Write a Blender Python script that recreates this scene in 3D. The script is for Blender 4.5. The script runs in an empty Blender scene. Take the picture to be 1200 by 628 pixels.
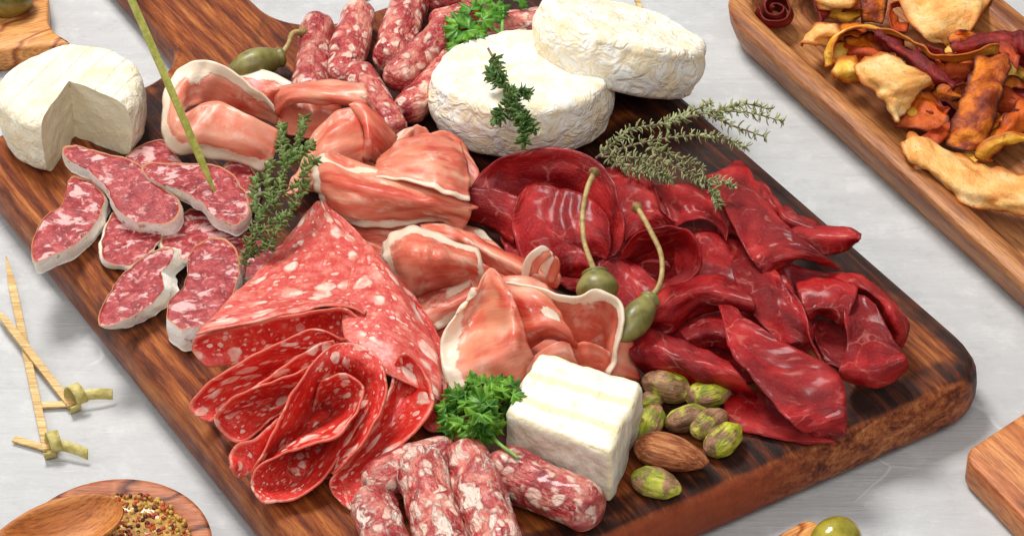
import bpy, math, random
import numpy as np
from mathutils import Vector, Matrix, noise as mn
random.seed(7)
S = bpy.context.scene
COL = S.collection
S.unit_settings.system = 'METRIC'; S.unit_settings.scale_length = 0.01      # one unit is one centimetre
# ------------------------------------------------------------------ camera
FPX, PITCH = 3500.0, math.radians(38.2)
D = FPX/30.0
CAM = Vector((0, -D*math.cos(PITCH), D*math.sin(PITCH)))
FWD = Vector((0, math.cos(PITCH), -math.sin(PITCH))); UP = Vector((0, math.sin(PITCH), math.cos(PITCH)))
BT = 2.2                                                                      # board top
def P(x, y, z):
    d = FWD*FPX + Vector((1, 0, 0))*(x-600) - UP*(y-314)
    return CAM + d*((z-CAM.z)/d.z)
cd = bpy.data.cameras.new('camera'); cam = bpy.data.objects.new('camera', cd); COL.objects.link(cam)
cam.location = CAM; cam.rotation_euler = (math.pi/2-PITCH, 0, 0)
cd.sensor_width = 36; cd.lens = FPX/1200*36; cd.clip_start = 1; cd.clip_end = 3000
cd.dof.use_dof = True; cd.dof.focus_distance = D-2.5; cd.dof.aperture_fstop = 100
S.camera = cam
# ------------------------------------------------------------------ nodes
class N:
    def __init__(s, name):
        s.m = bpy.data.materials.new(name); s.m.use_nodes = True
        s.t = s.m.node_tree; s.t.nodes.clear()
        s.out = s.t.nodes.new('ShaderNodeOutputMaterial')
        s.tc = s.t.nodes.new('ShaderNodeTexCoord')
        s.obj = s.tc.outputs['Object']; s.uv = s.tc.outputs['UV']
        s.rnd = s.t.nodes.new('ShaderNodeObjectInfo').outputs['Random']
    def lk(s, a, b):
        if isinstance(a, (int, float)): b.default_value = a
        elif isinstance(a, (tuple, list)):
            b.default_value = tuple(a)+((1,) if len(a) == 3 and len(b.default_value) == 4 else ())
        else: s.t.links.new(a, b)
    def node(s, k, **kw):
        n = s.t.nodes.new('ShaderNode'+k)
        for a, b in kw.items(): setattr(n, a, b)
        return n
    def map(s, v, sc=(1, 1, 1), rot=(0, 0, 0), loc=(0, 0, 0)):
        n = s.node('Mapping'); s.lk(v, n.inputs[0]); n.inputs['Scale'].default_value = sc
        n.inputs['Rotation'].default_value = rot; n.inputs['Location'].default_value = loc
        return n.outputs[0]
    def noise(s, v, sc, det=3, rough=.5, dist=0, w=True, col=False):
        n = s.node('TexNoise', noise_dimensions='4D' if w else '3D'); s.lk(v, n.inputs['Vector'])
        n.inputs['Scale'].default_value = sc; n.inputs['Detail'].default_value = det
        n.inputs['Roughness'].default_value = rough; n.inputs['Distortion'].default_value = dist
        if w: s.lk(s.math('MULTIPLY', s.rnd, 37.), n.inputs['W'])
        return n.outputs[1 if col else 0]
    def warp(s, v, sc, amt):
        c = s.noise(v, sc, 2, col=True)
        n = s.node('VectorMath', operation='MULTIPLY_ADD'); s.lk(c, n.inputs[0])
        n.inputs[1].default_value = (amt,)*3; s.lk(v, n.inputs[2]); return n.outputs[0]
    def vor(s, v, sc, feat='F1', rnd=1., what='Distance'):
        n = s.node('TexVoronoi', feature=feat); s.lk(v, n.inputs['Vector']); n.inputs['Scale'].default_value = sc
        n.inputs['Randomness'].default_value = rnd; return n.outputs[what]
    def wave(s, v, sc, dist=5, det=3, dsc=1, prof='SIN', dir='X'):
        n = s.node('TexWave', wave_profile=prof, bands_direction=dir); s.lk(v, n.inputs['Vector']); n.inputs['Scale'].default_value = sc
        n.inputs['Distortion'].default_value = dist; n.inputs['Detail'].default_value = det; n.inputs['Detail Scale'].default_value = dsc
        return n.outputs['Fac']
    def math(s, op, a, b=0., c=0.):
        n = s.node('Math', operation=op); s.lk(a, n.inputs[0]); s.lk(b, n.inputs[1]); s.lk(c, n.inputs[2]); return n.outputs[0]
    def rng(s, v, a, b, c=0., d=1.):
        n = s.node('MapRange', interpolation_type='SMOOTHSTEP'); s.lk(v, n.inputs[0])
        for i, x in enumerate((a, b, c, d)): s.lk(x, n.inputs[i+1])
        return n.outputs[0]
    def ramp(s, f, st):
        n = s.node('ValToRGB'); s.lk(f, n.inputs[0]); e = n.color_ramp.elements
        while len(e) < len(st): e.new(.5)
        for q, (p, c) in zip(e, st): q.position = p; q.color = tuple(c)+(1,)
        return n.outputs[0]
    def mix(s, f, a, b, mode='MIX'):
        n = s.node('Mix', data_type='RGBA', blend_type=mode); s.lk(f, n.inputs[0]); s.lk(a, n.inputs[6]); s.lk(b, n.inputs[7]); return n.outputs[2]
    def attr(s, k):
        n = s.node('Attribute'); n.attribute_name = k; return n.outputs['Fac']
    def sep(s, v, i):
        n = s.node('SeparateXYZ'); s.lk(v, n.inputs[0]); return n.outputs[i]
    def bump(s, h, dist, strength=1., nrm=None):
        n = s.node('Bump'); s.lk(h, n.inputs['Height']); n.inputs['Distance'].default_value = dist; n.inputs['Strength'].default_value = strength
        if nrm is not None: s.lk(nrm, n.inputs['Normal'])
        return n.outputs[0]
    def done(s, col, rough=.5, nrm=None, sss=0., rad=(1, .3, .15), ssc=.15, spec=.5, coat=0., crough=.1, trans=None):
        b = s.node('BsdfPrincipled'); s.lk(col, b.inputs['Base Color']); s.lk(rough, b.inputs['Roughness'])
        if nrm is not None: s.lk(nrm, b.inputs['Normal'])
        if sss: b.inputs['Subsurface Weight'].default_value = sss; b.inputs['Subsurface Radius'].default_value = rad; b.inputs['Subsurface Scale'].default_value = ssc
        s.lk(spec, b.inputs['Specular IOR Level']); s.lk(coat, b.inputs['Coat Weight']); b.inputs['Coat Roughness'].default_value = crough
        o = b.outputs[0]
        if trans:
            tr = s.node('BsdfTranslucent'); s.lk(col, tr.inputs[0])
            mx = s.node('MixShader'); s.lk(trans, mx.inputs[0]); s.t.links.new(o, mx.inputs[1]); s.t.links.new(tr.outputs[0], mx.inputs[2]); o = mx.outputs[0]
        s.t.links.new(o, s.out.inputs[0]); return s.m
def c(r, g, b):                                                              # sRGB 0-255 to linear
    f = lambda v: (v/255/12.92 if v <= 10 else ((v/255+.055)/1.055)**2.4)
    return (f(r), f(g), f(b))
# ------------------------------------------------------------------ meats
def m_prosciutto():
    n = N('prosciutto'); v = n.uv
    st = n.map(v, (.35, 1.3, 1))
    base = n.ramp(n.noise(st, .9, 4, .55), [(.28, c(206, 58, 42)), (.42, c(228, 106, 80)), (.55, c(240, 152, 122)), (.72, c(248, 198, 166))])
    big = n.noise(v, .45, 3, .6)
    base = n.mix(n.rng(big, .54, .68, 0, .6), base, c(234, 176, 134))
    base = n.mix(n.rng(big, .34, .46, .6, 0), base, c(204, 52, 42))
    fib = n.noise(n.map(v, (.5, 5, 1)), 2, 4, .6)
    base = n.mix(n.rng(fib, .5, .75, 0, .5), base, c(240, 165, 135))
    w = n.warp(v, .7, 1.6)
    ve = n.vor(n.map(w, (.35, 1, 1)), .55, 'DISTANCE_TO_EDGE')
    brk = n.rng(n.noise(v, .8, 2), .42, .62)
    vein = n.math('MULTIPLY', n.rng(ve, .0, .1, 1, 0), n.math('MULTIPLY', brk, n.rng(n.noise(v, 4, 4, .7), .35, .6)))
    st2 = n.rng(n.noise(n.map(v, (.4, 2.4, 1)), 1.6, 6, .7), .58, .7, 0, .6)
    base = n.mix(st2, base, c(248, 206, 182))
    base = n.mix(n.math('MULTIPLY', vein, .7), base, c(250, 215, 190))
    fb = n.math('ADD', n.attr('fat'), n.math('MULTIPLY', n.math('SUBTRACT', n.noise(v, .8, 5, .65), .5), 1.6))
    fat = n.rng(fb, .17, .3)
    fcol = n.mix(n.noise(v, 2.5, 3), c(252, 240, 220), c(248, 224, 196))
    col = n.mix(fat, base, fcol)
    h = n.math('ADD', n.math('MULTIPLY', n.noise(v, 5, 4, .6), .4), n.math('ADD', n.math('MULTIPLY', fat, .5), n.math('MULTIPLY', fib, .35)))
    rough = n.rng(n.noise(v, 3, 3), .3, .7, .28, .5)
    return n.done(col, rough, n.bump(h, .06, .9), .15, (1, .35, .2), .12, trans=.3, spec=.35, coat=.3, crough=.25)
def m_bresaola():
    n = N('bresaola'); v = n.uv
    b0 = n.ramp(n.noise(v, .8, 5, .6), [(.3, c(136, 5, 10)), (.5, c(190, 18, 24)), (.7, c(220, 60, 54))])
    b0 = n.mix(n.rng(n.noise(v, .4, 3), .4, .58, .65, 0), b0, c(124, 8, 16))  # broad maroon zones put shade into the colour, red left where light passes
    w = n.warp(v, .9, 1.3)
    ve = n.vor(n.map(w, (.5, 1, 1)), 1.1, 'DISTANCE_TO_EDGE')
    brk = n.rng(n.noise(v, 1.2, 4, .65), .45, .62)
    vein = n.math('MULTIPLY', n.rng(ve, .0, .055, 1, 0), brk)
    fl = n.rng(n.noise(n.map(w, (.7, 2.2, 1)), 3.0, 6, .75), .56, .74)
    col = n.mix(n.math('MULTIPLY', vein, .6), b0, c(228, 132, 116))
    col = n.mix(n.math('MULTIPLY', fl, .2), col, c(216, 100, 92))
    col = n.mix(n.rng(n.attr('fat'), .5, .9, 0, .5), col, c(140, 12, 22))
    sp = n.noise(v, 9, 4, .7); col = n.mix(n.rng(sp, .56, .7, 0, .3), col, c(226, 110, 100)); col = n.mix(n.rng(sp, .34, .44, .35, 0), col, c(92, 4, 12))
    h = n.math('ADD', n.noise(v, 7, 6, .7), n.math('MULTIPLY', n.noise(n.map(v, (1, 4, 1)), 3, 5, .65), .9))
    return n.done(col, n.rng(n.noise(v, 2, 3), .35, .65, .3, .42), n.bump(h, .06, 1.), .12, (1, .15, .1), .1, trans=.32, spec=.35, coat=.25, crough=.2)
def m_salami(name, pale):
    n = N(name); v = n.uv
    w = n.warp(n.map(n.warp(v, 1.3, .5), (1, .8, 1)), 5, .16)
    big = n.vor(w, 1.3 if pale else 1.8); bc = n.sep(n.vor(w, 1.3 if pale else 1.8, what='Color'), 0)
    thr = n.rng(bc, .1, 1., .05, .5)
    spk = n.rng(n.math('SUBTRACT', thr, big), -.02, .12)
    w2 = n.warp(v, 4, .25); sm = n.vor(w2, 4.4); sc2 = n.sep(n.vor(w2, 4.4, what='Color'), 1)
    sp2 = n.math('MULTIPLY', n.rng(n.math('SUBTRACT', n.rng(sc2, .3, 1., 0, .5), sm), .0, .1), .8)
    if pale: base = n.ramp(n.noise(v, 2.2, 6, .7), [(.3, c(204, 46, 44)), (.5, c(226, 94, 84)), (.7, c(244, 164, 146))])
    else: base = n.ramp(n.noise(v, 1.6, 6, .65), [(.3, c(204, 26, 22)), (.52, c(226, 52, 42)), (.75, c(240, 112, 90))])  # redder copy for the folds: light bounced inside pockets put into the colour
    col = n.mix(n.math('MAXIMUM', spk, sp2), base, n.mix(n.rng(n.noise(v, 2.2, 4), .38, .62), c(252, 230, 212), c(240, 164, 146)))
    col = n.mix(n.rng(n.noise(v, 5, 6, .75), .52, .68, 0, .6), col, c(246, 176, 152))
    rim = n.rng(n.attr('fat'), .35, .8, 0, .4)
    col = n.mix(rim, col, c(244, 160, 130))
    h = n.math('ADD', n.math('MULTIPLY', spk, .5), n.noise(v, 7, 4, .6))
    return n.done(col, n.rng(n.noise(v, 4, 3), .3, .7, .3, .5), n.bump(h, .06, .9), .12, (1, .3, .2), .1, trans=.28, spec=.35, coat=.25, crough=.22)
def m_sausage(name, mold):
    n = N(name); v = n.warp(n.obj, 1.4, .95)
    st = n.map(v, (1, .75, 1))
    sn = n.noise(st, 1.5, 5, .6)
    d = n.vor(n.map(v, (1.0, .8, 1.)), 2.5); cc = n.sep(n.vor(n.map(v, (1.0, .8, 1.)), 2.5, what='Color'), 0)
    base = n.ramp(sn, [(.34, c(128, 16, 24)), (.48, c(182, 62, 58)), (.62, c(222, 146, 126))])
    fat = n.rng(n.math('SUBTRACT', n.rng(cc, .0, 1, .12, .75), d), .0, .4)
    col = n.mix(fat, base, n.mix(n.noise(v, 3, 3), c(246, 212, 192), c(230, 184, 164)))
    d2 = n.rng(n.noise(v, 5, 4, .6), .55, .7)
    col = n.mix(n.math('MULTIPLY', d2, .45), col, c(232, 186, 170))
    h = n.math('ADD', n.math('MULTIPLY', fat, .5), n.math('ADD', n.noise(v, 4, 5, .6), n.math('MULTIPLY', n.noise(n.map(n.obj, (4, 1, 4)), 2, 3), .8)))
    rough = .3
    col = n.mix(n.math('MULTIPLY', n.rnd, .4), col, c(150, 52, 52), 'MULTIPLY') if False else n.mix(n.rng(n.rnd, .3, 1, 0, .28), col, c(120, 20, 30))
    if mold:
        mo = n.rng(n.math('ADD', n.noise(n.map(v, (1.6, .5, 1.6)), 1.6, 5, .65), n.math('MULTIPLY', n.noise(v, 9, 3), .12)), .575+mold, .68+mold)
        mo = n.math('MULTIPLY', mo, .85); col = n.mix(mo, col, c(236, 216, 200)); rough = n.rng(mo, 0, 1, .3, .85); h = n.math('ADD', h, n.math('MULTIPLY', mo, .5))
    return n.done(col, rough, n.bump(h, .14, 1.), .25, (1, .35, .25), .15, spec=.5, coat=.35 if not mold else .1, crough=.12)
def m_drymeat():
    n = N('dry_sausage_meat'); v = n.warp(n.obj, 1.5, .5)
    base = n.ramp(n.noise(v, 2.5, 6, .65), [(.3, c(98, 12, 20)), (.5, c(150, 34, 40)), (.68, c(188, 80, 78))])
    f1 = n.rng(n.noise(n.map(v, (1, 1.6, 1), (0, 0, .6)), 1.25, 5, .6, .5), .53, .6)
    f2 = n.rng(n.noise(v, 4., 4, .6), .55, .64)
    col = n.mix(n.math('MULTIPLY', f2, .6), base, c(214, 148, 142))
    col = n.mix(n.math('MULTIPLY', f1, .9), col, n.mix(n.noise(v, 6, 2), c(232, 194, 188), c(208, 148, 146)))
    h = n.math('ADD', n.noise(v, 6, 5, .65), n.math('MULTIPLY', f1, .3))
    return n.done(col, n.rng(n.noise(v, 4, 2), .3, .7, .3, .55), n.bump(h, .06, .9), .2, (1, .3, .2), .12, spec=.4)
def m_rind():
    n = N('dry_sausage_rind'); v = n.obj
    col = n.mix(n.rng(n.noise(v, 2.6, 6, .7), .58, .66), c(252, 246, 236), c(190, 120, 108))
    col = n.mix(n.rng(n.noise(v, 1.1, 3), .45, .7, 0, .6), col, c(240, 216, 182))
    return n.done(col, .8, n.bump(n.noise(v, 6, 6, .7), .1, 1.), .1, spec=.2)
def m_skin():
    n = N('casing_edge'); v = n.obj
    return n.done(n.mix(n.noise(v, 2, 3), c(196, 140, 92), c(160, 70, 54)), .55, n.bump(n.noise(v, 8, 3), .03))
# ------------------------------------------------------------------ cheese
def m_bloomy():
    n = N('bloomy_rind'); v = n.warp(n.obj, .8, .5)
    cr = n.vor(v, 1.1, 'SMOOTH_F1'); nn = n.noise(v, 1.6, 6, .65)
    rid = n.math('ABSOLUTE', n.math('SUBTRACT', n.noise(n.map(v, (1, 1, 1.2)), 1.15, 2.5, .5, 1.2), .5))
    vein = n.rng(rid, 0, .06, 1, 0)
    col = n.mix(n.math('MULTIPLY', n.rng(n.noise(v, 1.1, 5, .65), .42, .62), .8), c(238, 235, 226), c(234, 216, 178))
    col = n.mix(n.math('MULTIPLY', vein, .5), col, c(236, 210, 164))
    h = n.math('ADD', n.math('MULTIPLY', n.math('MINIMUM', rid, .16), 2.6), n.math('ADD', n.math('MULTIPLY', nn, .45), n.math('MULTIPLY', n.noise(v, 7, 4, .6), .12)))
    return n.done(col, .75, n.bump(h, .15, .9), .3, (1, .8, .5), .2, spec=.25)
def m_goat():
    n = N('goat_rind'); v = n.obj
    w = n.noise(n.warp(v, 2, .25), 3.2, 4, .6)
    col = n.mix(n.rng(n.noise(v, .8, 3), .4, .7), c(240, 232, 210), c(234, 214, 178))
    wr = n.wave(n.map(v, (1, 1, .2), (0, 0, .45)), .36, 1.2, 2, 1.0)
    gr = n.math('MULTIPLY', n.rng(wr, .9, 1., 0, .25), n.rng(n.sep(n.tc.outputs['Normal'], 2), .5, .8))
    col = n.mix(gr, col, c(240, 216, 172))
    h = n.math('ADD', w, n.math('ADD', n.math('MULTIPLY', gr, -.6), n.math('MULTIPLY', n.noise(v, 1.6, 3), .8)))
    return n.done(col, .75, n.bump(h, .26, 1.), .3, (1, .8, .5), .2, spec=.25)
def m_paste():
    n = N('cheese_paste'); v = n.obj
    pit = n.rng(n.vor(n.warp(v, 5, .1), 5), .05, .16)
    col = n.mix(n.noise(v, 1.2, 3), c(252, 242, 212), c(248, 230, 190))
    h = n.math('ADD', n.math('MULTIPLY', pit, .7), n.noise(v, 4, 7, .75))
    return n.done(col, .6, n.bump(h, .2, 1.), .3, (1, .8, .5), .2, spec=.3)
def m_block():
    n = N('block_rind'); v = n.warp(n.obj, 1., .25)
    line = n.rng(n.wave(n.map(v, (1, 1, .0)), .24, .9, 3, 1.2, dir='Y'), .7, 1., 0, .6)
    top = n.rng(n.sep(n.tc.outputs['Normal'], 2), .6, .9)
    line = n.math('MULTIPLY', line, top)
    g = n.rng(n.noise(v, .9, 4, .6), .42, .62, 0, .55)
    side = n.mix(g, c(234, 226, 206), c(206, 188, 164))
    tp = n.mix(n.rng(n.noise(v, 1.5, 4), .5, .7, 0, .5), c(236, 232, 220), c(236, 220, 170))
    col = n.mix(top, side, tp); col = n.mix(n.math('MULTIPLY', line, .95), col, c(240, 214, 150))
    edge = n.rng(n.attr('fat'), .45, .95, 0, .55)
    col = n.mix(edge, col, c(238, 214, 150))
    cr = n.vor(n.map(v, (1, 1, .5)), 2.6, 'SMOOTH_F1')
    h = n.math('ADD', n.math('MULTIPLY', line, -.5), n.math('ADD', n.noise(v, 2.6, 6, .65), n.math('MULTIPLY', cr, .8)))
    return n.done(col, .65, n.bump(h, .15, .9), .3, (1, .8, .5), .2, spec=.3)
# ------------------------------------------------------------------ wood, table
def m_board():
    n = N('dark_board_wood'); v = n.obj
    g = n.noise(n.warp(n.map(v, (.09, 1.1, .6)), .7, .5), 2.6, 8, .72, .3, w=False)
    fine = n.noise(n.map(v, (.35, 5, 2)), 2.2, 7, .78, w=False)
    char = n.noise(n.map(v, (.55, .75, .8)), .22, 4, .6, .5, w=False)
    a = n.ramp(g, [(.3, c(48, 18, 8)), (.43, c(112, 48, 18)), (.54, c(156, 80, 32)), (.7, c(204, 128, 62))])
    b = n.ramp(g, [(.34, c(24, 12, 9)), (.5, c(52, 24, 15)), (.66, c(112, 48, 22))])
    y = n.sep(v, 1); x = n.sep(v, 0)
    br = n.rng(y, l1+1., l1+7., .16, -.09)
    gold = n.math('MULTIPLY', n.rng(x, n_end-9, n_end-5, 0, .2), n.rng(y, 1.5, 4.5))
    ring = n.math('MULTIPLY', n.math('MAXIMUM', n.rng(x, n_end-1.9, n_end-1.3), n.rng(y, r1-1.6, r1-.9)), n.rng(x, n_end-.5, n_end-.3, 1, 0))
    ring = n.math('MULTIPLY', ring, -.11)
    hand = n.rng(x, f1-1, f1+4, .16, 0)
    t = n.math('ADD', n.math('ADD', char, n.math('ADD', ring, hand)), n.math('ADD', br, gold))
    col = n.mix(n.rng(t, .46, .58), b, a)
    fl = n.rng(fine, .35, .6, .55, 1)
    col = n.mix(1., col, n.mix(fl, (.2, .16, .13), (1, 1, 1)), 'MULTIPLY')
    h = n.math('ADD', fine, n.math('MULTIPLY', g, .8))
    ro = n.rng(n.noise(v, .8, 3, w=False), .3, .7, .34, .52)
    # end grain on the near end
    eg = n.noise(n.map(v, (1, .6, 1.4)), 1.0, 7, .66, 1.6, w=False)
    eg2 = n.noise(n.map(v, (2, 2.5, 3)), 1.8, 6, .72, w=False); eg = n.math('ADD', n.math('MULTIPLY', eg, .55), n.math('MULTIPLY', eg2, .45)); ec = n.ramp(eg, [(.38, c(36, 14, 10)), (.47, c(130, 60, 28)), (.57, c(186, 112, 62)), (.66, c(214, 156, 104))])
    col = n.mix(n.rng(x, n_end-.5, n_end-.2, 0, .9), col, n.mix(n.rng(y, 0, 5), n.mix(eg, c(84, 28, 12), c(190, 88, 44)), ec))
    return n.done(col, ro, n.bump(h, .07, 1.), spec=.28)
def m_wood(name, cols, sx=.12, sc=1.6, rough=.42, sw=0., rings=False):
    n = N(name); v = n.obj
    if rings:
        wv = n.wave(n.warp(n.map(v, (.4, 1, .6), (0, 0, .5)), .5, 3.2), .22, 6, 4, .7); g = n.math('ADD', n.math('MULTIPLY', wv, .55), n.math('MULTIPLY', n.noise(n.map(v, (.5, 1.5, 1)), 1.2, 4), .45))
    else: g = n.noise(n.warp(n.map(v, (sx, 1, .5)), .6, .5), sc, 6, .6, .3)
    fine = n.noise(n.map(v, (.5, 7, 4)), 2.2, 7, .75)
    col = n.ramp(g, [(.3+.4*i/(len(cols)-1), q) for i, q in enumerate(cols)])
    col = n.mix(1., col, n.mix(n.rng(fine, .35, .6, 0, 1), (.5, .42, .36), (1, 1, 1)), 'MULTIPLY')
    return n.done(col, rough, n.bump(n.math('ADD', fine, n.math('MULTIPLY', g, .5)), .03, .8), spec=.4)
def m_table():
    n = N('painted_table'); v = n.tc.outputs['Object']
    st = n.noise(n.map(v, (.12, 1.5, 1)), .7, 8, .7, .5, w=False)
    cl = n.noise(v, .12, 4, .6, w=False)
    fn = n.noise(n.map(v, (.4, 5, 1)), 1.3, 7, .75, w=False)
    col = n.ramp(st, [(.28, c(184, 184, 184)), (.5, c(192, 192, 191)), (.7, c(201, 201, 199))])
    col = n.mix(n.rng(cl, .35, .65, 0, .5), col, c(178, 178, 179)); mo = n.noise(v, .6, 7, .72, w=False); col = n.mix(n.rng(mo, .5, .68, 0, .5), col, c(212, 212, 210)); col = n.mix(n.rng(mo, .34, .46, .35, 0), col, c(164, 163, 163))
    col = n.mix(n.rng(fn, .58, .7, 0, .6), col, c(218, 218, 218))
    col = n.mix(n.rng(fn, .3, .42, .5, 0), col, c(150, 150, 154))
    sp = n.rng(n.noise(n.map(v, (1, 2.4, 1)), 4, 4, .6, w=False), .7, .75, 0, .75)
    col = n.mix(sp, col, c(116, 112, 112))
    w = n.warp(v, .2, 3.); cr = n.rng(n.vor(w, .11, 'DISTANCE_TO_EDGE'), .0, .007, 1, 0)
    cr = n.math('MULTIPLY', cr, n.rng(n.noise(v, .3, 3, w=False), .5, .6))
    col = n.mix(n.math('MULTIPLY', cr, .5), col, c(232, 232, 232))
    h = n.math('ADD', fn, n.math('ADD', st, n.math('MULTIPLY', cr, .2)))
    return n.done(col, n.rng(st, .3, .7, .5, .62), n.bump(h, .06, .9), spec=.35)
def simple(name, ca, cb, sc=2., rough=.5, bump=.05, sss=0., coat=0., trans=None, uv=False, stretch=(1, 1, 1)):
    n = N(name); v = n.map(n.uv if uv else n.obj, stretch)
    f = n.rng(n.noise(v, sc, 5, .6), .35, .65)
    return n.done(n.mix(f, ca, cb), rough, n.bump(n.noise(v, sc*3, 5, .6), bump, .9), sss, (1, .6, .3), .12, coat=coat, trans=trans, spec=.4)
def m_chip(name, cols, edge, spots):
    n = N(name); v = n.uv
    g = n.noise(n.warp(v, .8, .6), 1.0, 6, .62)
    col = n.ramp(g, [(.3+.4*i/(len(cols)-1), q) for i, q in enumerate(cols)])
    e = n.rng(n.math('ADD', n.attr('fat'), n.math('MULTIPLY', n.math('SUBTRACT', n.noise(v, 1.5, 3), .5), .9)), .45, 1.)
    col = n.mix(n.rng(n.noise(v, 9, 4, .7), .5, .66, 0, .35), col, edge)
    col = n.mix(e, col, edge)
    sp = n.rng(n.noise(v, 3.5, 5, .65), .6, .7, 0, .75)
    col = n.mix(sp, col, spots)
    h = n.math('ADD', n.noise(v, 3.5, 6, .65), n.math('MULTIPLY', g, .8))
    return n.done(col, .5, n.bump(h, .11, .95), .15, (1, .6, .2), .12, trans=.1, spec=.4)
# ------------------------------------------------------------------ object helpers
def mesh_obj(name, V, F, mat, parent=None, uv=None, fat=None, origin=None, smooth=True, mats=None, midx=None):
    V = [Vector(q) for q in V]
    if parent is not None: org = parent.location.copy(); 
    elif origin is not None: org = Vector(origin)
    else: org = Vector((sum(q.x for q in V)/len(V), sum(q.y for q in V)/len(V), min(q.z for q in V)))
    R = parent.rotation_euler.to_matrix().inverted() if parent is not None else None
    L = [(R@(q-org)) if R is not None else q-org for q in V]
    me = bpy.data.meshes.new(name); me.from_pydata([tuple(q) for q in L], [], F); me.validate()
    me.materials.append(mat)
    me.polygons.foreach_set('use_smooth', [smooth]*len(me.polygons))
    if uv is not None:
        l = me.uv_layers.new(name='UVMap'); idx = np.zeros(len(me.loops), int); me.loops.foreach_get('vertex_index', idx)
        l.data.foreach_set('uv', np.asarray(uv)[idx].ravel())
    if fat is not None:
        a = me.attributes.new('fat', 'FLOAT', 'POINT'); a.data.foreach_set('value', np.asarray(fat, float))
    o = bpy.data.objects.new(name, me); COL.objects.link(o)
    if parent is not None: o.parent = parent
    else: o.location = org
    me.update(); return o
def empty(name, loc):
    o = bpy.data.objects.new(name, None); o.empty_display_size = .5; o.location = loc; COL.objects.link(o); return o
def tag(o, label, cat, group=None):
    o['label'] = label; o['category'] = cat
    if group: o['group'] = group
    return o
def struct(o): o['kind'] = 'structure'; return o
def cat_w(t, n):                                                             # Catmull-Rom weights, t array in 0..n-1
    i = np.clip(np.floor(t).astype(int), 0, n-2); f = t-i
    w = [(-f+2*f**2-f**3)/2, (2-5*f**2+3*f**3)/2, (f+4*f**2-3*f**3)/2, (-f**2+f**3)/2]
    W = np.zeros((len(t), n)); k = np.arange(len(t))
    for j, q in zip((-1, 0, 1, 2), w):
        a = i+j; lo = a < 0; hi = a > n-1; ok = ~(lo | hi)
        np.add.at(W, (k[ok], a[ok]), q[ok])
        if lo.any(): np.add.at(W, (k[lo], np.zeros(lo.sum(), int)), 2*q[lo]); np.add.at(W, (k[lo], np.ones(lo.sum(), int)), -q[lo])
        if hi.any(): np.add.at(W, (k[hi], np.full(hi.sum(), n-1)), 2*q[hi]); np.add.at(W, (k[hi], np.full(hi.sum(), n-2)), -q[hi])
    return W
def curve(pts, n):
    A = np.array([tuple(p) for p in pts], float); return cat_w(np.linspace(0, len(A)-1, n), len(A))@A
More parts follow.
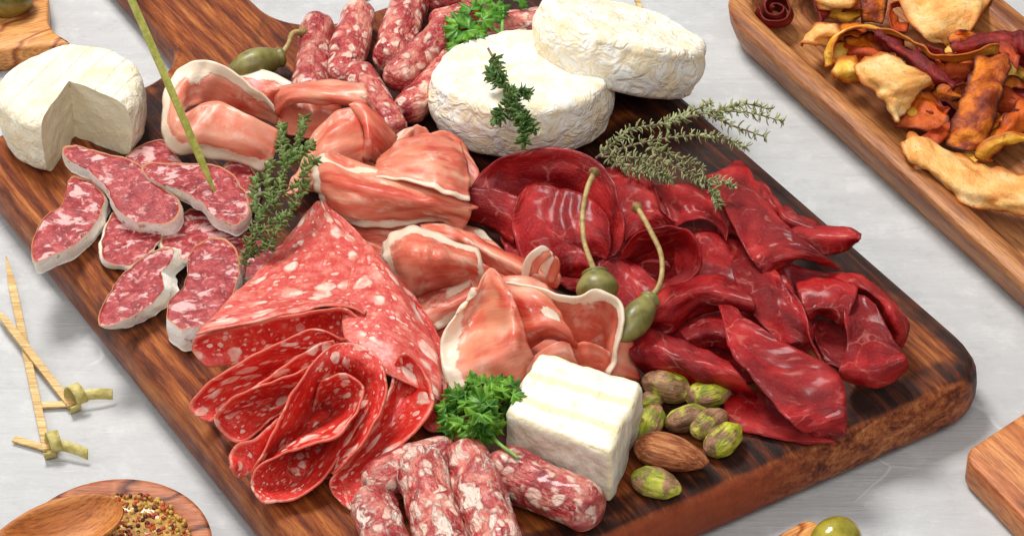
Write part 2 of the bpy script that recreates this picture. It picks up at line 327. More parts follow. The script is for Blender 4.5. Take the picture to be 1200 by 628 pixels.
def patch(rows, fat=None, k=.35, amp=.05, freq=.9, base=BT, den=.115, seed=0, ruf=.08, wr=0., flat=1., rowf=None, pl=0., ew=.22):
    """rows of (px, py, height above board top): one smooth curved sheet"""
    C = max(len(r) for r in rows); G = []
    if rowf is not None:
        nr_ = []
        for r in rows:
            hs = [q[2] for q in r]; m0 = sum(hs)/len(hs); n_ = len(r)-1
            lin = [hs[0]+(hs[-1]-hs[0])*i/n_ for i in range(n_+1)]; ml = sum(lin)/len(lin)
            nr_.append([(q[0], q[1], m0+(l_-ml)*.5+(q[2]-l_-(m0-ml))*rowf) for q, l_ in zip(r, lin)])
        rows = nr_
    hm = np.mean([q[2] for r in rows for q in r]); rows = [[(x, y, hm+(h-hm)*flat) for x, y, h in r] for r in rows]
    for r in rows:
        A = np.array([tuple(P(x, y, base+h)) for x, y, h in r]); G.append(cat_w(np.linspace(0, len(A)-1, C), len(A))@A if len(A) != C else A)
    G = np.array(G); R = len(G)
    if R == 2: G = np.array([G[0], (G[0]+G[1])/2, G[1]]); R = 3
    Lu = np.mean(np.linalg.norm(np.diff(G, axis=1), axis=2).sum(1)); Lv = np.mean(np.linalg.norm(np.diff(G, axis=0), axis=2).sum(0))
    nu = int(min(90, max(10, Lu/den))); nv = int(min(90, max(10, Lv/den)))
    s, t = np.meshgrid(np.linspace(-1, 1, nu), np.linspace(-1, 1, nv)); s = s.ravel(); t = t.ravel()
    s2 = s*np.sqrt(1-k*t*t/2); t2 = t*np.sqrt(1-k*s*s/2)
    U = (s2+1)/2; V = (t2+1)/2
    def ev(U, V): return np.einsum('nr,nc,rcd->nd', cat_w(np.clip(V, 0, 1)*(R-1), R), cat_w(np.clip(U, 0, 1)*(C-1), C), G)
    X = ev(U, V); e = .01
    nr = np.cross(ev(U+e, V)-ev(U-e, V), ev(U, V+e)-ev(U, V-e)); nr /= np.maximum(np.linalg.norm(nr, axis=1, keepdims=True), 1e-6)
    du = (1-np.abs(s))*Lu/2; dv = (1-np.abs(t))*Lv/2; de = np.minimum(du, dv)
    pdir = (math.cos(seed*2.1), math.sin(seed*2.1)); off = np.empty(len(X)); cr = (seed*3.7, seed*1.3, 0)
    for i, p in enumerate(X):
        q = Vector((p[0]+cr[0], p[1]+cr[1], p[2]))
        off[i] = amp*(mn.noise(q*freq)+.5*mn.noise(q*freq*2.3)+.3*mn.noise(q*freq*5))+ruf*max(0, 1-de[i]/.7)*mn.noise(q*1.6)+(wr*(.5-abs(mn.noise(Vector((U[i]*Lu*.55+seed, V[i]*Lv*1.5, seed*2.))))*2.2) if wr else 0)+(pl*math.sin(6.283*((U[i]*Lu*pdir[0]+V[i]*Lv*pdir[1])/1.25+1.3*mn.noise(q*.45)))*max(0, .55+mn.noise(q*.6+Vector((5, 5, 5)))) if pl else 0)
    X = X+nr*off[:, None]
    X[:, 2] = np.maximum(X[:, 2], base+.04)
    uv = np.stack([U*Lu+seed*5.3, V*Lv+seed*2.9], 1)
    f = np.zeros(len(X))
    if fat is None: f = np.clip(1-de/ew, 0, 1)
    else:
        dd = {'u0': (1+s)*Lu/2, 'u1': (1-s)*Lu/2, 'v0': (1+t)*Lv/2, 'v1': (1-t)*Lv/2}
        for kk, w in fat.items():
            if kk == 'mid': f = np.maximum(f, np.clip(1-np.abs(V-w[0])*Lv/w[1], 0, 1))
            elif kk == 'spot': 
                for (a, b, r_) in w: f = np.maximum(f, np.clip(1-np.hypot((U-a)*Lu, (V-b)*Lv)/r_, 0, 1))
            else: f = np.maximum(f, np.clip(1-dd[kk]/w, 0, 1))
    F = [(j*nu+i, j*nu+i+1, (j+1)*nu+i+1, (j+1)*nu+i) for j in range(nv-1) for i in range(nu-1)]
    return X, F, uv, f
def sheet(name, patches, mat, label, cat, group=None, thick=.075, **kw):
    V, F, UV, FA = [], [], [], []
    global SEED
    for p in patches:
        SEED += 1; a = dict(pl=.03); a.update(kw); rows = p
        if isinstance(p, tuple): rows, ex = p; a.update(ex)
        X, f, uv, fa = patch(rows, seed=SEED, **a)
        F += [tuple(i+len(V) for i in q) for q in f]; V += [tuple(x) for x in X]; UV += [tuple(q) for q in uv]; FA += list(fa)
    o = mesh_obj(name, V, F, mat, uv=UV, fat=FA)
    m = o.modifiers.new('thickness', 'SOLIDIFY'); m.thickness = thick; m.offset = 0; m.use_even_offset = False
    return tag(o, label, cat, group)
SEED = 0
def pocket(rim, apex, n=4, sag=0., pw=1.):
    """a folded slice: rim curve in front, converging on the apex curve at the back"""
    A = np.array(rim, float); B = np.array(apex, float)
    if len(B) != len(A): B = cat_w(np.linspace(0, len(B)-1, len(A)), len(B))@B
    out = []
    for i in range(n):
        t = (i/(n-1))**pw; q = A*(1-t)+B*t; q[:, 2] -= sag*4*t*(1-t); out.append([tuple(x) for x in q])
    return out
def tube(path, rad, mat, name, parent=None, seg=10, n=24, **kw):
    """world points, radius list"""
    C_ = curve(path, n); r = curve([(q,) for q in rad], n)[:, 0] if isinstance(rad, (list, tuple)) else np.full(n, rad)
    V, F = [], []; prev = Vector((0, 0, 1))
    for i in range(n):
        d = Vector(C_[min(i+1, n-1)]-C_[max(i-1, 0)]).normalized(); a = (prev-d*prev.dot(d))
        if a.length < 1e-3: a = Vector((1, 0, 0))-d*d.x
        a.normalize(); b = d.cross(a); prev = a
        for j in range(seg):
            t = 2*math.pi*j/seg; V.append(Vector(C_[i])+a*(math.cos(t)*max(r[i], .004))+b*(math.sin(t)*max(r[i], .004)))
    F = [(i*seg+j, i*seg+(j+1) % seg, (i+1)*seg+(j+1) % seg, (i+1)*seg+j) for i in range(n-1) for j in range(seg)]
    F += [tuple(range(seg))[::-1], tuple((n-1)*seg+j for j in range(seg))]
    if name is None: return V, F
    return mesh_obj(name, V, F, mat, parent, **kw)
def merge(parts):
    V, F = [], []
    for v, f in parts: F += [tuple(i+len(V) for i in q) for q in f]; V += list(v)
    return V, F
def offset_poly(pts, d):
    out = []; n = len(pts)
    for i in range(n):
        a, b, cc = Vector(pts[i-1]), Vector(pts[i]), Vector(pts[(i+1) % n])
        t = ((b-a).normalized()+(cc-b).normalized()).normalized(); nrm = Vector((-t.y, t.x)); out.append(b+nrm*d)
    return out                                                               # CCW polygon: positive d = inwards
def round_poly(pts, r, seg=8):
    out = []; n = len(pts)
    rs = r if isinstance(r, (list, tuple)) else [r]*n
    for i in range(n):
        a, b, cc = Vector(pts[i-1]), Vector(pts[i]), Vector(pts[(i+1) % n]); q = min(rs[i], (a-b).length*.48, (cc-b).length*.48)
        p0 = b+(a-b).normalized()*q; p1 = b+(cc-b).normalized()*q
        m_ = 1 if q < 1e-3 else seg
        for k in range(m_+1):
            t = k/m_; out.append(p0*(1-t)**2+b*2*t*(1-t)+p1*t*t)
    res = [out[0]]
    for q in out[1:]:
        if (q-res[-1]).length > .02: res.append(q)
    return res
def slab(pts, prof, cap_bottom=True):
    """prof: list of (inset, z); pts CCW"""
    V, F = [], []; n = len(pts)
    for ins, z in prof:
        for q in offset_poly(pts, ins): V.append((q.x, q.y, z))
    for k in range(len(prof)-1):
        for i in range(n): F.append((k*n+i, k*n+(i+1) % n, (k+1)*n+(i+1) % n, (k+1)*n+i))
    F.append(tuple((len(prof)-1)*n+i for i in range(n)))
    if cap_bottom: F.append(tuple(range(n))[::-1])
    return V, F
# ------------------------------------------------------------------ board frame
ANG = math.radians(-58.4)                                                    # long axis of the big board, towards its near end
ax = Vector((math.cos(ANG), math.sin(ANG), 0)); ay = Vector((-math.sin(ANG), math.cos(ANG), 0))
O0 = P(600, 314, BT)
def loc_(x, y, z): q = P(x, y, z)-O0; return (q.dot(ax), q.dot(ay))
l1 = (loc_(65, 326, .8)[1]+loc_(309, 634, .8)[1])/2
r1 = (loc_(873, 180, 1.7)[1]+loc_(1100, 377.5, 1.7)[1])/2
n1 = (loc_(804, 628, .7)[0]+loc_(1033, 529, .7)[0])/2
f1 = (loc_(10, 157, 1.8)[0]+loc_(440, 14, 1.8)[0])/2
n_end = n1
hl = (loc_(150, 15, 1.2)[1]+loc_(200, 55, 1.2)[1])/2; hr = loc_(305, 8, 1.8)[1]
print('board', l1, r1, f1, n1, 'handle', hl, hr)
M = {}
M['table'] = m_table(); M['board'] = m_board()
M['pro'] = m_prosciutto(); M['bre'] = m_bresaola(); M['salp'] = m_salami('salami_pale', True); M['sal'] = m_salami('salami_red', False)
M['sau'] = m_sausage('fresh_link', 0); M['saum'] = m_sausage('dusty_link', -.005)
M['dry'] = m_drymeat(); M['rind'] = m_rind(); M['skin'] = m_skin()
M['bloomy'] = m_bloomy(); M['goat'] = m_goat(); M['paste'] = m_paste(); M['block'] = m_block()
M['walnut'] = m_wood('tray_wood', [c(92, 46, 22), c(146, 84, 42), c(194, 130, 74), c(216, 156, 98)], .08, 1.5)
M['acacia'] = m_wood('acacia_wood', [c(120, 60, 28), c(186, 104, 52), c(216, 140, 80), c(226, 160, 100)], .08, 1.3)
M['olivewood'] = m_wood('olive_wood', [c(226, 156, 84), c(236, 176, 108), c(206, 122, 58), c(150, 80, 38), c(228, 160, 92)], .3, 1, rings=True)
M['darkolive'] = m_wood('olive_wood_bowl', [c(176, 100, 60), c(196, 124, 80), c(150, 78, 46), c(84, 42, 28), c(190, 116, 74)], .3, 1, rings=True)
M['spoon'] = m_wood('spoon_wood', [c(164, 88, 34), c(198, 122, 56), c(216, 148, 80)], .1, 1.2, .45)
M['bamboo'] = m_wood('bamboo', [c(196, 154, 92), c(222, 188, 124), c(236, 208, 150)], .1, 3, .5)
M['bamboogreen'] = simple('green_bamboo', c(176, 160, 82), c(214, 200, 128), 3, .4)
M['bamboopick'] = simple('green_pick', c(156, 160, 66), c(194, 192, 98), 2.5, .4)
M['caper'] = simple('caper_skin', c(98, 92, 42), c(138, 130, 72), 1.6, .4, .02, 0, .1, stretch=(1, 1, .5))
M['stem'] = simple('caper_stem', c(142, 118, 64), c(184, 158, 104), 3, .45)
M['knob'] = simple('caper_knob', c(104, 80, 36), c(156, 122, 66), 5, .6, .06)
M['olive'] = simple('olive_skin', c(128, 120, 30), c(176, 160, 58), 1.2, .18, .015, .2, .5)
M['olived'] = simple('dark_olive_skin', c(96, 84, 30), c(136, 120, 52), 1.2, .22, .015, .2, .5)
M['thyme'] = simple('thyme_leaf', c(96, 124, 56), c(150, 168, 100), 3, .45, .02, trans=.2)
M['thymegrey'] = simple('dry_thyme_leaf', c(140, 148, 92), c(196, 198, 148), 3, .55, .02, trans=.2)
M['thymedark'] = simple('fresh_thyme_leaf', c(66, 104, 46), c(116, 148, 80), 3, .4, .02, trans=.2)
M['twig'] = simple('thyme_stem', c(96, 76, 58), c(146, 122, 100), 5, .6)
M['parsley'] = simple('parsley_leaf', c(40, 100, 16), c(128, 182, 56), 1.1, .35, .03, trans=.25)
M['parsleylight'] = simple('flat_parsley_leaf', c(52, 112, 22), c(112, 166, 48), 1.5, .35, .03, trans=.15)
M['pstem'] = simple('parsley_stem', c(90, 140, 50), c(130, 176, 80), 3, .4)
M['pista'] = None; M['almond'] = None
def m_pista():
    n = N('pistachio_kernel'); v = n.obj
    g = n.ramp(n.noise(v, 1.8, 4), [(.35, c(118, 128, 24)), (.55, c(180, 182, 48)), (.7, c(216, 208, 96))])
    sk = n.rng(n.noise(v, 1.2, 4, .6), .44, .53); col = n.mix(n.math('MULTIPLY', sk, .85), g, n.mix(n.rng(n.noise(v, 2, 4), .35, .65), c(96, 36, 48), c(178, 122, 104)))
    h = n.noise(n.map(v, (.8, 4, 4)), 1.6, 5, .6, .5)
    return n.done(n.mix(n.rng(h, .35, .5, .55, 0), col, c(96, 84, 30)), .42, n.bump(h, .16, 1.), .2, (1, .8, .3), .1, spec=.4)  # grooves darkened in the colour to add shading
def m_almond():
    n = N('almond_skin'); v = n.obj
    h = n.noise(n.map(v, (.35, 5, 5)), 1.4, 5, .65)
    col = n.ramp(h, [(.36, c(92, 42, 18)), (.5, c(160, 86, 42)), (.64, c(204, 138, 84))])
    return n.done(col, .5, n.bump(h, .22, 1.), spec=.4)
M['pista'] = m_pista(); M['almond'] = m_almond()
CH = {'cream': m_chip('parsnip_chip', [c(222, 130, 48), c(244, 188, 108), c(252, 222, 164)], c(196, 104, 30), c(150, 70, 28)),
      'yellow': m_chip('apple_chip', [c(222, 140, 26), c(240, 184, 58), c(250, 222, 130)], c(190, 96, 20), c(140, 60, 20)),
      'orange': m_chip('sweet_potato_chip', [c(170, 64, 4), c(220, 100, 8), c(238, 146, 36)], c(120, 36, 8), c(80, 26, 12)),
      'burnt': m_chip('browned_chip', [c(60, 18, 12), c(150, 56, 12), c(220, 116, 16), c(232, 146, 34)], c(84, 26, 16), c(52, 16, 12)),
      'beet': m_chip('beet_chip', [c(64, 4, 8), c(128, 16, 12), c(184, 54, 22)], c(110, 14, 14), c(50, 6, 8)),
      'carrot': m_chip('carrot_chip', [c(148, 40, 10), c(196, 72, 16), c(214, 104, 34)], c(150, 46, 12), c(90, 26, 10))}
# ------------------------------------------------------------------ setting
tb = mesh_obj('table_top', [(-400, -300, -.02), (400, -300, -.02), (400, 500, -.02), (-400, 500, -.02)], [(0, 1, 2, 3)], M['table'], origin=(0, 0, -.02), smooth=False)
struct(tb)
# ------------------------------------------------------------------ boards
def board_obj(name, V, F, mat, org, ang, label, cat):
    o = mesh_obj(name, V, F, mat, origin=(0, 0, 0)); o.location = org; o.rotation_euler = (0, 0, ang); return tag(o, label, cat)
R_ = 1.2
out = [(f1, l1), (f1, hl-.0)]
pts = [(n1, l1), (n1, r1), (f1, r1), (f1, hr+1.5), (f1-1.6, hr), (f1-14, hr-.3), (f1-14, hl+.3), (f1-1.8, hl), (f1, hl-1.8), (f1, l1)]
pl = round_poly(pts, [1.6, 2.6, 1.5, 1.4, 2.2, 2, 2, 2.2, 1.4, 1.2])
prof = [(.75, .02), (.35, .12), (.1, .38), (.0, .75), (.0, 1.3), (.07, 1.7), (.25, 2.0), (.5, 2.15), (.85, 2.2)]
V, F = slab(pl, prof)
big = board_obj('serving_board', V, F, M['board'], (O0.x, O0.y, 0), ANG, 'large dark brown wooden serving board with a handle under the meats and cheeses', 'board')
# tray
TZ = 1.9
a = P(960, 114, TZ); b = P(1132, 270, TZ); dv = (b-a).normalized(); tang = math.atan2(dv.y, dv.x); nv_ = Vector((-dv.y, dv.x, 0))
e0 = (P(832, 2, TZ)-a).dot(dv)
pts = round_poly([(e0-.6, 0), (30, 0), (30, 11), (e0-.6, 11)], 3.0, 14)
V, F = slab(pts, [(1.0, .02), (.55, .15), (.32, .6), (.1, 1.2), (.0, TZ-.08), (.07, TZ), (.85, TZ), (1.0, TZ-.07), (1.35, .9), (1.7, .62), (2.2, .55)])
tray = board_obj('wooden_tray', V, F, M['walnut'], (a.x, a.y, 0), tang, 'long brown wooden tray with raised rim holding crisp vegetable chips', 'tray')
def P_poly(pp, z): return [(P(x, y, z).x, P(x, y, z).y) for x, y in pp]
def ccw(p): return p if sum(p[i-1][0]*p[i][1]-p[i][0]*p[i-1][1] for i in range(len(p))) > 0 else p[::-1]
def px_board(name, pp, z, mat, ang, label, cat, r=.6, bev=.12):
    w = ccw(P_poly(pp, z)); cx = sum(q[0] for q in w)/len(w); cy = sum(q[1] for q in w)/len(w)
    ca, sa = math.cos(-ang), math.sin(-ang)
    l = [((x-cx)*ca-(y-cy)*sa, (x-cx)*sa+(y-cy)*ca) for x, y in w]
    V, F = slab(round_poly(l, r), [(bev, .02), (.0, .1+bev), (0, z-bev), (bev*.3, z-bev*.3), (bev, z)])
    return board_obj(name, V, F, mat, (cx, cy, 0), ang, label, cat)
px_board('chopping_board', [(1127, 531), (1262, 442), (1420, 600), (1280, 690)], 1.3, M['acacia'], ANG, 'light orange brown board corner cut off by the right edge of the photo', 'board', [.7, .7, .7, .7])
px_board('olive_wood_dish', [(-80, -60), (40, -60), (57, -5), (56, 26), (64, 38), (84, 50), (40, 54), (-80, 66)], 1.2, M['olivewood'], .4, 'striped olive wood dish behind the round goat cheese', 'dish', .25)
px_board('olive_wood_board', [(890, 638), (944, 607), (962, 612), (1010, 700), (900, 720)], .9, M['olivewood'], .6, 'pale olive wood board tip at the bottom edge beneath a green olive', 'board', .3)
# ------------------------------------------------------------------ round things
def ellipsoid(name, ctr, rx, ry, rz, yaw=0, pitch=0, mat=None, fn=None, nu=36, nv=22, parent=None, roll=0):
    V, F = [], []
    for j in range(nv+1):
        t = math.pi*j/nv
        for i in range(nu):
            p = 2*math.pi*i/nu; q = Vector((math.cos(t), math.sin(t)*math.cos(p), math.sin(t)*math.sin(p)))
            if fn: q = fn(q)
            V.append(Vector((q.x*rx, q.y*ry, q.z*rz)))
    F = [(j*nu+i, j*nu+(i+1) % nu, (j+1)*nu+(i+1) % nu, (j+1)*nu+i) for j in range(nv) for i in range(nu)]
    o = mesh_obj(name, V, F, mat, origin=(0, 0, 0))
    if parent: o.parent = parent; o.location = Vector(ctr)-parent.location
    else: o.location = ctr
    o.rotation_euler = (roll, pitch, yaw); return o
def olive(x, y, z, r, mat, label):
    o = ellipsoid('olive', P(x, y, z), r*1.18, r, r, random.random()*3, 0, mat); return tag(o, label, 'olive')
olive(979, 636, .9+.8, .88, M['olive'], 'shiny green olive at the bottom edge on an olive wood tip')
olive(12, -4, 1.2+.75, .92, M['olived'], 'dull dark green olive on the striped olive wood dish')
# nuts
def nutpx(name, x, y, L, Wd, deg, z, mat, label, cat, fn, group=None, fl=.85):
    """deg: direction of the long axis on the board, from its look in the picture"""
    c0 = P(x, y, z); e = P(x+math.cos(math.radians(deg)), y+math.sin(math.radians(deg)), z)-c0
    o = ellipsoid(name, c0, L/2, Wd/2, Wd/2*fl, math.atan2(e.y, e.x), random.uniform(-.15, .15), mat, fn, roll=random.uniform(-.6, .6)); return tag(o, label, cat, group)
def pf(q):
    g = math.exp(-((q.y-.1)/.13)**2)*(.26 if q.z > 0 else .05)*(1-q.x*q.x*.7); b = (1-.14*abs(q.x)**3)*(1+.16*mn.noise(Vector((q.x*1.6+1, q.y*3, q.z*3)))+.08*abs(mn.noise(Vector((q.x, q.y*5, q.z*5)))))
    return Vector((q.x*1.0, q.y*b*(1-.12*q.x), q.z*b*(1-g)))
def af(q):
    tp = 1-.28*q.x-.10*q.x*q.x; return Vector((q.x, q.y*tp, q.z*tp*.8))
PG = 'shelled pistachios scattered by the cheese block'
for x, y, L, W_, dg, la in [(782, 453, 1.95, 1.3, 15, 'large green pistachio touching the dark red meat, highest of the nuts'),
    (830, 462, 1.75, 1.15, -10, 'green and purple pistachio right under the front red meat fold'),
    (765, 468, 1.0, .75, -15, 'small bright green pistachio beside the upper corner of the cheese block'),
    (762, 494, 1.7, 1.0, -62, 'pale green pistachio standing against the cheese block right side'),
    (805, 490, 1.7, 1.1, -12, 'purple skinned pistachio directly above the almond'),
    (831, 496, 1.7, 1.05, -32, 'smooth yellow green pistachio between the purple one and the rightmost nut'),
    (848, 515, 1.75, 1.15, -38, 'wrinkled green pistachio, rightmost of the nuts'),
    (769, 566, 1.85, 1.05, 14, 'green pistachio with a dark split lying alone below the almond')]:
    nutpx('pistachio', x, y, L, W_, dg, BT+W_*.38, M['pista'], la, 'pistachio', pf, PG)
nutpx('almond', 787, 531, 2.75, 1.62, 14, BT+.58, M['almond'], 'brown wrinkled almond among green pistachios', 'almond', af)
# ------------------------------------------------------------------ cheeses
def disc_cheese(name, ctr, r, h, mat, label, tilt, bulge=.18, gap=None, seed=0, rr=.45):
    """lathe with rounded shoulders; gap = (a0, a1) cut wedge angles"""
    root = empty(name, ctr); tag(root, label, 'cheese')
    nA = 150; prof = []
    for k in range(9): prof.append((r*(k/9.)*.0+ (r-rr)*k/9, h))
    for k in range(9): a_ = math.pi/2*k/8; prof.append((r-rr+rr*math.sin(a_), h-rr+rr*math.cos(a_)))
    for k in range(1, 9): t = k/9; prof.append((r+bulge*math.sin(math.pi*t), (h-rr)*(1-t)+rr*t))
    for k in range(6): a_ = math.pi/2*k/5; prof.append((r-rr+rr*math.cos(a_), rr-rr*math.sin(a_)))
    prof.append((0.02, 0)); a0, a1 = gap if gap else (0, 2*math.pi)
    V, F = [], []; closed = gap is None; na = nA if closed else nA+1
    for i in range(na):
        an = a0+(a1-a0)*i/nA
        for (pr, pz) in prof:
            q = Vector((pr*math.cos(an), pr*math.sin(an), pz)); n_ = mn.fractal(q*.55+Vector((seed, 0, 0)), 1, 2, 4)
            q.z += .10*n_*(1 if pz > h*.5 else 0); s_ = 1+.04*n_+.016*mn.noise(q*2.2)
            V.append(Vector((q.x*s_, q.y*s_, q.z)))
    m_ = len(prof)
    for i in range(nA):
        j = (i+1) % na if closed else i+1
        for k in range(m_-1): F.append((i*m_+k, i*m_+k+1, j*m_+k+1, j*m_+k))
    o = mesh_obj('rind', V, F, mat, origin=(0, 0, 0)); o.parent = root
    if gap:
        V2, F2 = [], []
        for i, sgn in ((0, 1), (na-1, -1)):
            nr_, nz = 16, 12; an = a0 if sgn == 1 else a1
            cut = [V[i*m_+k] for k in range(m_)]; ks = list(range(8, m_)); b0 = len(V2)
            top = sorted((math.hypot(q.x, q.y), q.z) for q in cut[:9])
            for a_, k in enumerate(ks):
                R_k = math.hypot(cut[k].x, cut[k].y)
                zk = cut[k].z if k < m_-1 else 0
                for b_ in range(nr_+1):
                    if k >= m_-1: rad = r*.6*b_/nr_; z = 0
                    else: rad = R_k*b_/nr_; z = zk+(np.interp(rad, [q[0] for q in top], [q[1] for q in top])-top[-1][1])*(zk/h)**4*(1 if k > 8 else 1)
                    off = .07*mn.noise(Vector((rad*2.2, zk*2.2, sgn*4)))*(1 if 0 < b_ < nr_ and 0 < a_ else 0)
                    V2.append((rad*math.cos(an)-off*math.sin(an), rad*math.sin(an)+off*math.cos(an), z))
            F2 += [(b0+a_*(nr_+1)+b_, b0+a_*(nr_+1)+b_+1, b0+(a_+1)*(nr_+1)+b_+1, b0+(a_+1)*(nr_+1)+b_) for a_ in range(len(ks)-1) for b_ in range(nr_)]
        p_ = mesh_obj('cut_face', V2, F2, M['paste'], origin=(0, 0, 0)); p_.parent = root; p_['label'] = 'crumbly cream coloured inside of the cut wedge'
    root.rotation_euler = tilt; return root
disc_cheese('camembert', P(611, 141, BT+.25), 3.55, 2.4, M['bloomy'], 'white wrinkled round cheese lying flat under a thyme sprig', (math.radians(-7), 0, 0), seed=1)
disc_cheese('camembert', P(716, 84, BT+1.0), 3.5, 2.2, M['bloomy'], 'white wrinkled round cheese tilted on top of the other at the top edge', (math.radians(-19), math.radians(17), 0), seed=6)
g0 = P(88, 157, BT)
def gd(x, y, z): q = P(x, y, BT+z)-g0; return math.atan2(q.y, q.x)
ga = gd(158, 130, 2.3); gb = gd(50, 148, 2.3)
disc_cheese('goat_cheese', P(88, 160, BT), 2.88, 2.7, M['goat'], 'small round cream coloured cheese with a wedge cut out at the left', (0, 0, 0), gap=(ga, gb if gb > ga else gb+2*math.pi), seed=3, bulge=.1, rr=.6)
print('gap', math.degrees(ga), math.degrees(gb))
def block():
    H = 2.35; zt = BT+H
    A, B, C_, D_ = P(633, 411, zt), P(755, 446, zt), P(716, 533, zt), P(592, 483, zt)
    zb = BT+.03
    sh = 1.02; m_ = (A+B+C_+D_)/4
    n = 26; V, fat, F, idx = [], [], [], {}
    def pt(u, v, w):
        top = (A*(1-u)+B*u)*(1-v)+(D_*(1-u)+C_*u)*v; bot = m_+(top-m_)*sh; q = Vector((bot.x, bot.y, zb)).lerp(top, w)
        e = 0.14*2; 
        cu, cv, cw = u-.5, v-.5, w-.5
        L = (4.2, 4.6, 2.4); d = [max(0, abs(cc)*l-(l/2-.25)) for cc, l in zip((cu, cv, cw), L)]
        dd = math.sqrt(sum(x*x for x in d)); 
        if dd > .25:
            k = 1-.25/dd; ce = Vector((m_.x, m_.y, (zb+zt)/2))
            for cc, x, l, axv in ((cu, d[0], 4.2, (B-A).normalized()), (cv, d[1], 4.6, (D_-A).normalized()), (cw, d[2], 2.4, Vector((0, 0, 1)))):
                q = q-axv*(math.copysign(x*k, cc))
        nn = mn.fractal(q*.8, 1, 2, 3)
        di = (q-Vector((m_.x, m_.y, (zb+zt)/2))).normalized(); q = q+di*(.13*nn+.03*mn.noise(q*3))
        ds = sorted([(.5-abs(cc))*l for cc, l in zip((cu, cv, cw), L)]); return q, max(0, 1-ds[1]/.3)
    for f in range(6):
        for i in range(n+1):
            for j in range(n+1):
                a_, b_ = i/n, j/n
                u, v, w = [(0, a_, b_), (1, a_, b_), (a_, 0, b_), (a_, 1, b_), (a_, b_, 0), (a_, b_, 1)][f]
                key = (round(u*n), round(v*n), round(w*n))
                if key not in idx: q, ft = pt(u, v, w); idx[key] = len(V); V.append(q); fat.append(ft)
        for i in range(n):
            for j in range(n):
                ks = []
                for (di, dj) in ((0, 0), (1, 0), (1, 1), (0, 1)):
                    a_, b_ = i+di, j+dj; ks.append(idx[[(0, a_, b_), (n, a_, b_), (a_, 0, b_), (a_, n, b_), (a_, b_, 0), (a_, b_, n)][f]])
                F.append(tuple(ks if f in (1, 2, 5) else ks[::-1]))
    an = math.atan2((B-A).y, (B-A).x); 
    ce = Vector((m_.x, m_.y, BT)); rot = Matrix.Rotation(-an, 3, 'Z')
    o = mesh_obj('cheese_block', [rot@(q-ce) for q in V], F, M['block'], origin=(0, 0, 0), fat=fat); o.location = ce; o.rotation_euler = (0, 0, an)
    tag(o, 'square white rinded cheese block with lined top beside the nuts', 'cheese')
block()
# ------------------------------------------------------------------ small links
def link(x0, y0, x1, y1, r, h0, h1, mat, label, group, bend=0, seed=0):
    a_, b_ = P(x0, y0, BT+h0), P(x1, y1, BT+h1); L = (b_-a_).length; d = (b_-a_).normalized()
    up = (Vector((0, 0, 1))-d*d.z).normalized(); sd = d.cross(up); nl, ns = 64, 40; V, F = [], []
    for i in range(nl+1):
        t = i/nl; x = t*L; e = min(x, L-x); rr_ = r*(1-max(0, 1-e/(r*.95))**2.6)**.5 if e < r*.95 else r
        rr_ = max(rr_, .01); rr_ *= 1+.08*mn.noise(Vector((x*.7, seed*3.1, 0)))
        cpt = a_+d*x+sd*(bend*math.sin(math.pi*t))
        for j in range(ns):
            an = 2*math.pi*j/ns; q = (up*math.cos(an)+sd*math.sin(an))
            w = 1+.13*mn.noise(Vector((x*.55, math.cos(an)*1.1, math.sin(an)*1.1+seed*5)))+.07*mn.noise(Vector((x*1.5, math.cos(an)*2.2, math.sin(an)*2.2+seed*5)))+.03*mn.noise(Vector((x*3, math.cos(an)*5, math.sin(an)*5+seed)))
            w -= .05*abs(mn.noise(Vector((x*.3, an*1.6+seed, 3))))
            V.append(cpt+q*(rr_*w))
    F = [(i*ns+j, i*ns+(j+1) % ns, (i+1)*ns+(j+1) % ns, (i+1)*ns+j) for i in range(nl) for j in range(ns)]+[tuple(range(ns))[::-1], tuple(nl*ns+j for j in range(ns))]
    # local y along the link so the marbling follows it
    yaw = math.atan2(d.y, d.x)-math.pi/2; ce = (a_+b_)/2; ce.z -= r; rot = Matrix.Rotation(-yaw, 3, 'Z')
    o = mesh_obj('mini_salami', [rot@(q-ce) for q in V], F, mat, origin=(0, 0, 0)); o.location = ce; o.rotation_euler = (0, 0, yaw)
    return tag(o, label, 'sausage', group)
G1 = 'small dried sausages piled behind the round cheese'; G2 = 'floury small dried sausages at the front of the board'
link(372, 24, 362, 118, .74, .75, .75, M['sau'], 'pale mottled sausage beside the caper berry, leftmost of the back pile', G1, 0, 1)
link(424, 10, 402, 100, .78, .8, .8, M['sau'], 'mottled sausage standing between the leftmost one and the tall one', G1, .1, 2)
link(490, -22, 455, 78, .82, .95, .9, M['sau'], 'tall mottled sausage running to the top edge above the crossed pair', G1, 0, 3)
link(530, 32, 458, 98, .76, 1.5, 1.2, M['sau'], 'glossy sausage lying across under the parsley, left of the pointed one', G1, 0, 4)
link(536, 62, 474, 136, .72, .85, .8, M['sau'], 'reddish sausage touching the left side of the flat round cheese', G1, 0, 5)
link(416, 82, 465, 158, .70, .9, .9, M['sau'], 'mottled sausage end sticking out beneath the prosciutto roll', G1, 0, 6)
link(504, 30, 575, 12, .62, 1.1, 1.1, M['sau'], 'short sausage partly behind the flat parsley leaves', G1, 0, 7)
link(500, 4, 572, -14, .68, .9, .9, M['sau'], 'deep red sausage at the top edge behind the parsley', G1, 0, 8)
link(560, 40, 650, 28, .85, .9, .9, M['saum'], 'dark floury sausage under the parsley stem behind the round cheeses', G1, 0, 9)
link(428, 572, 534, 527, .82, .9, .9, M['saum'], 'floury sausage lying crosswise under the big salami fold', G2, 0, 10)
link(432, 578, 468, 680, .82, .9, .9, M['saum'], 'floury sausage lowest on the left of the front row', G2, 0, 11)
link(488, 532, 530, 672, .86, 1.45, 1.2, M['saum'], 'floury sausage in the middle of the front row', G2, 0, 12)
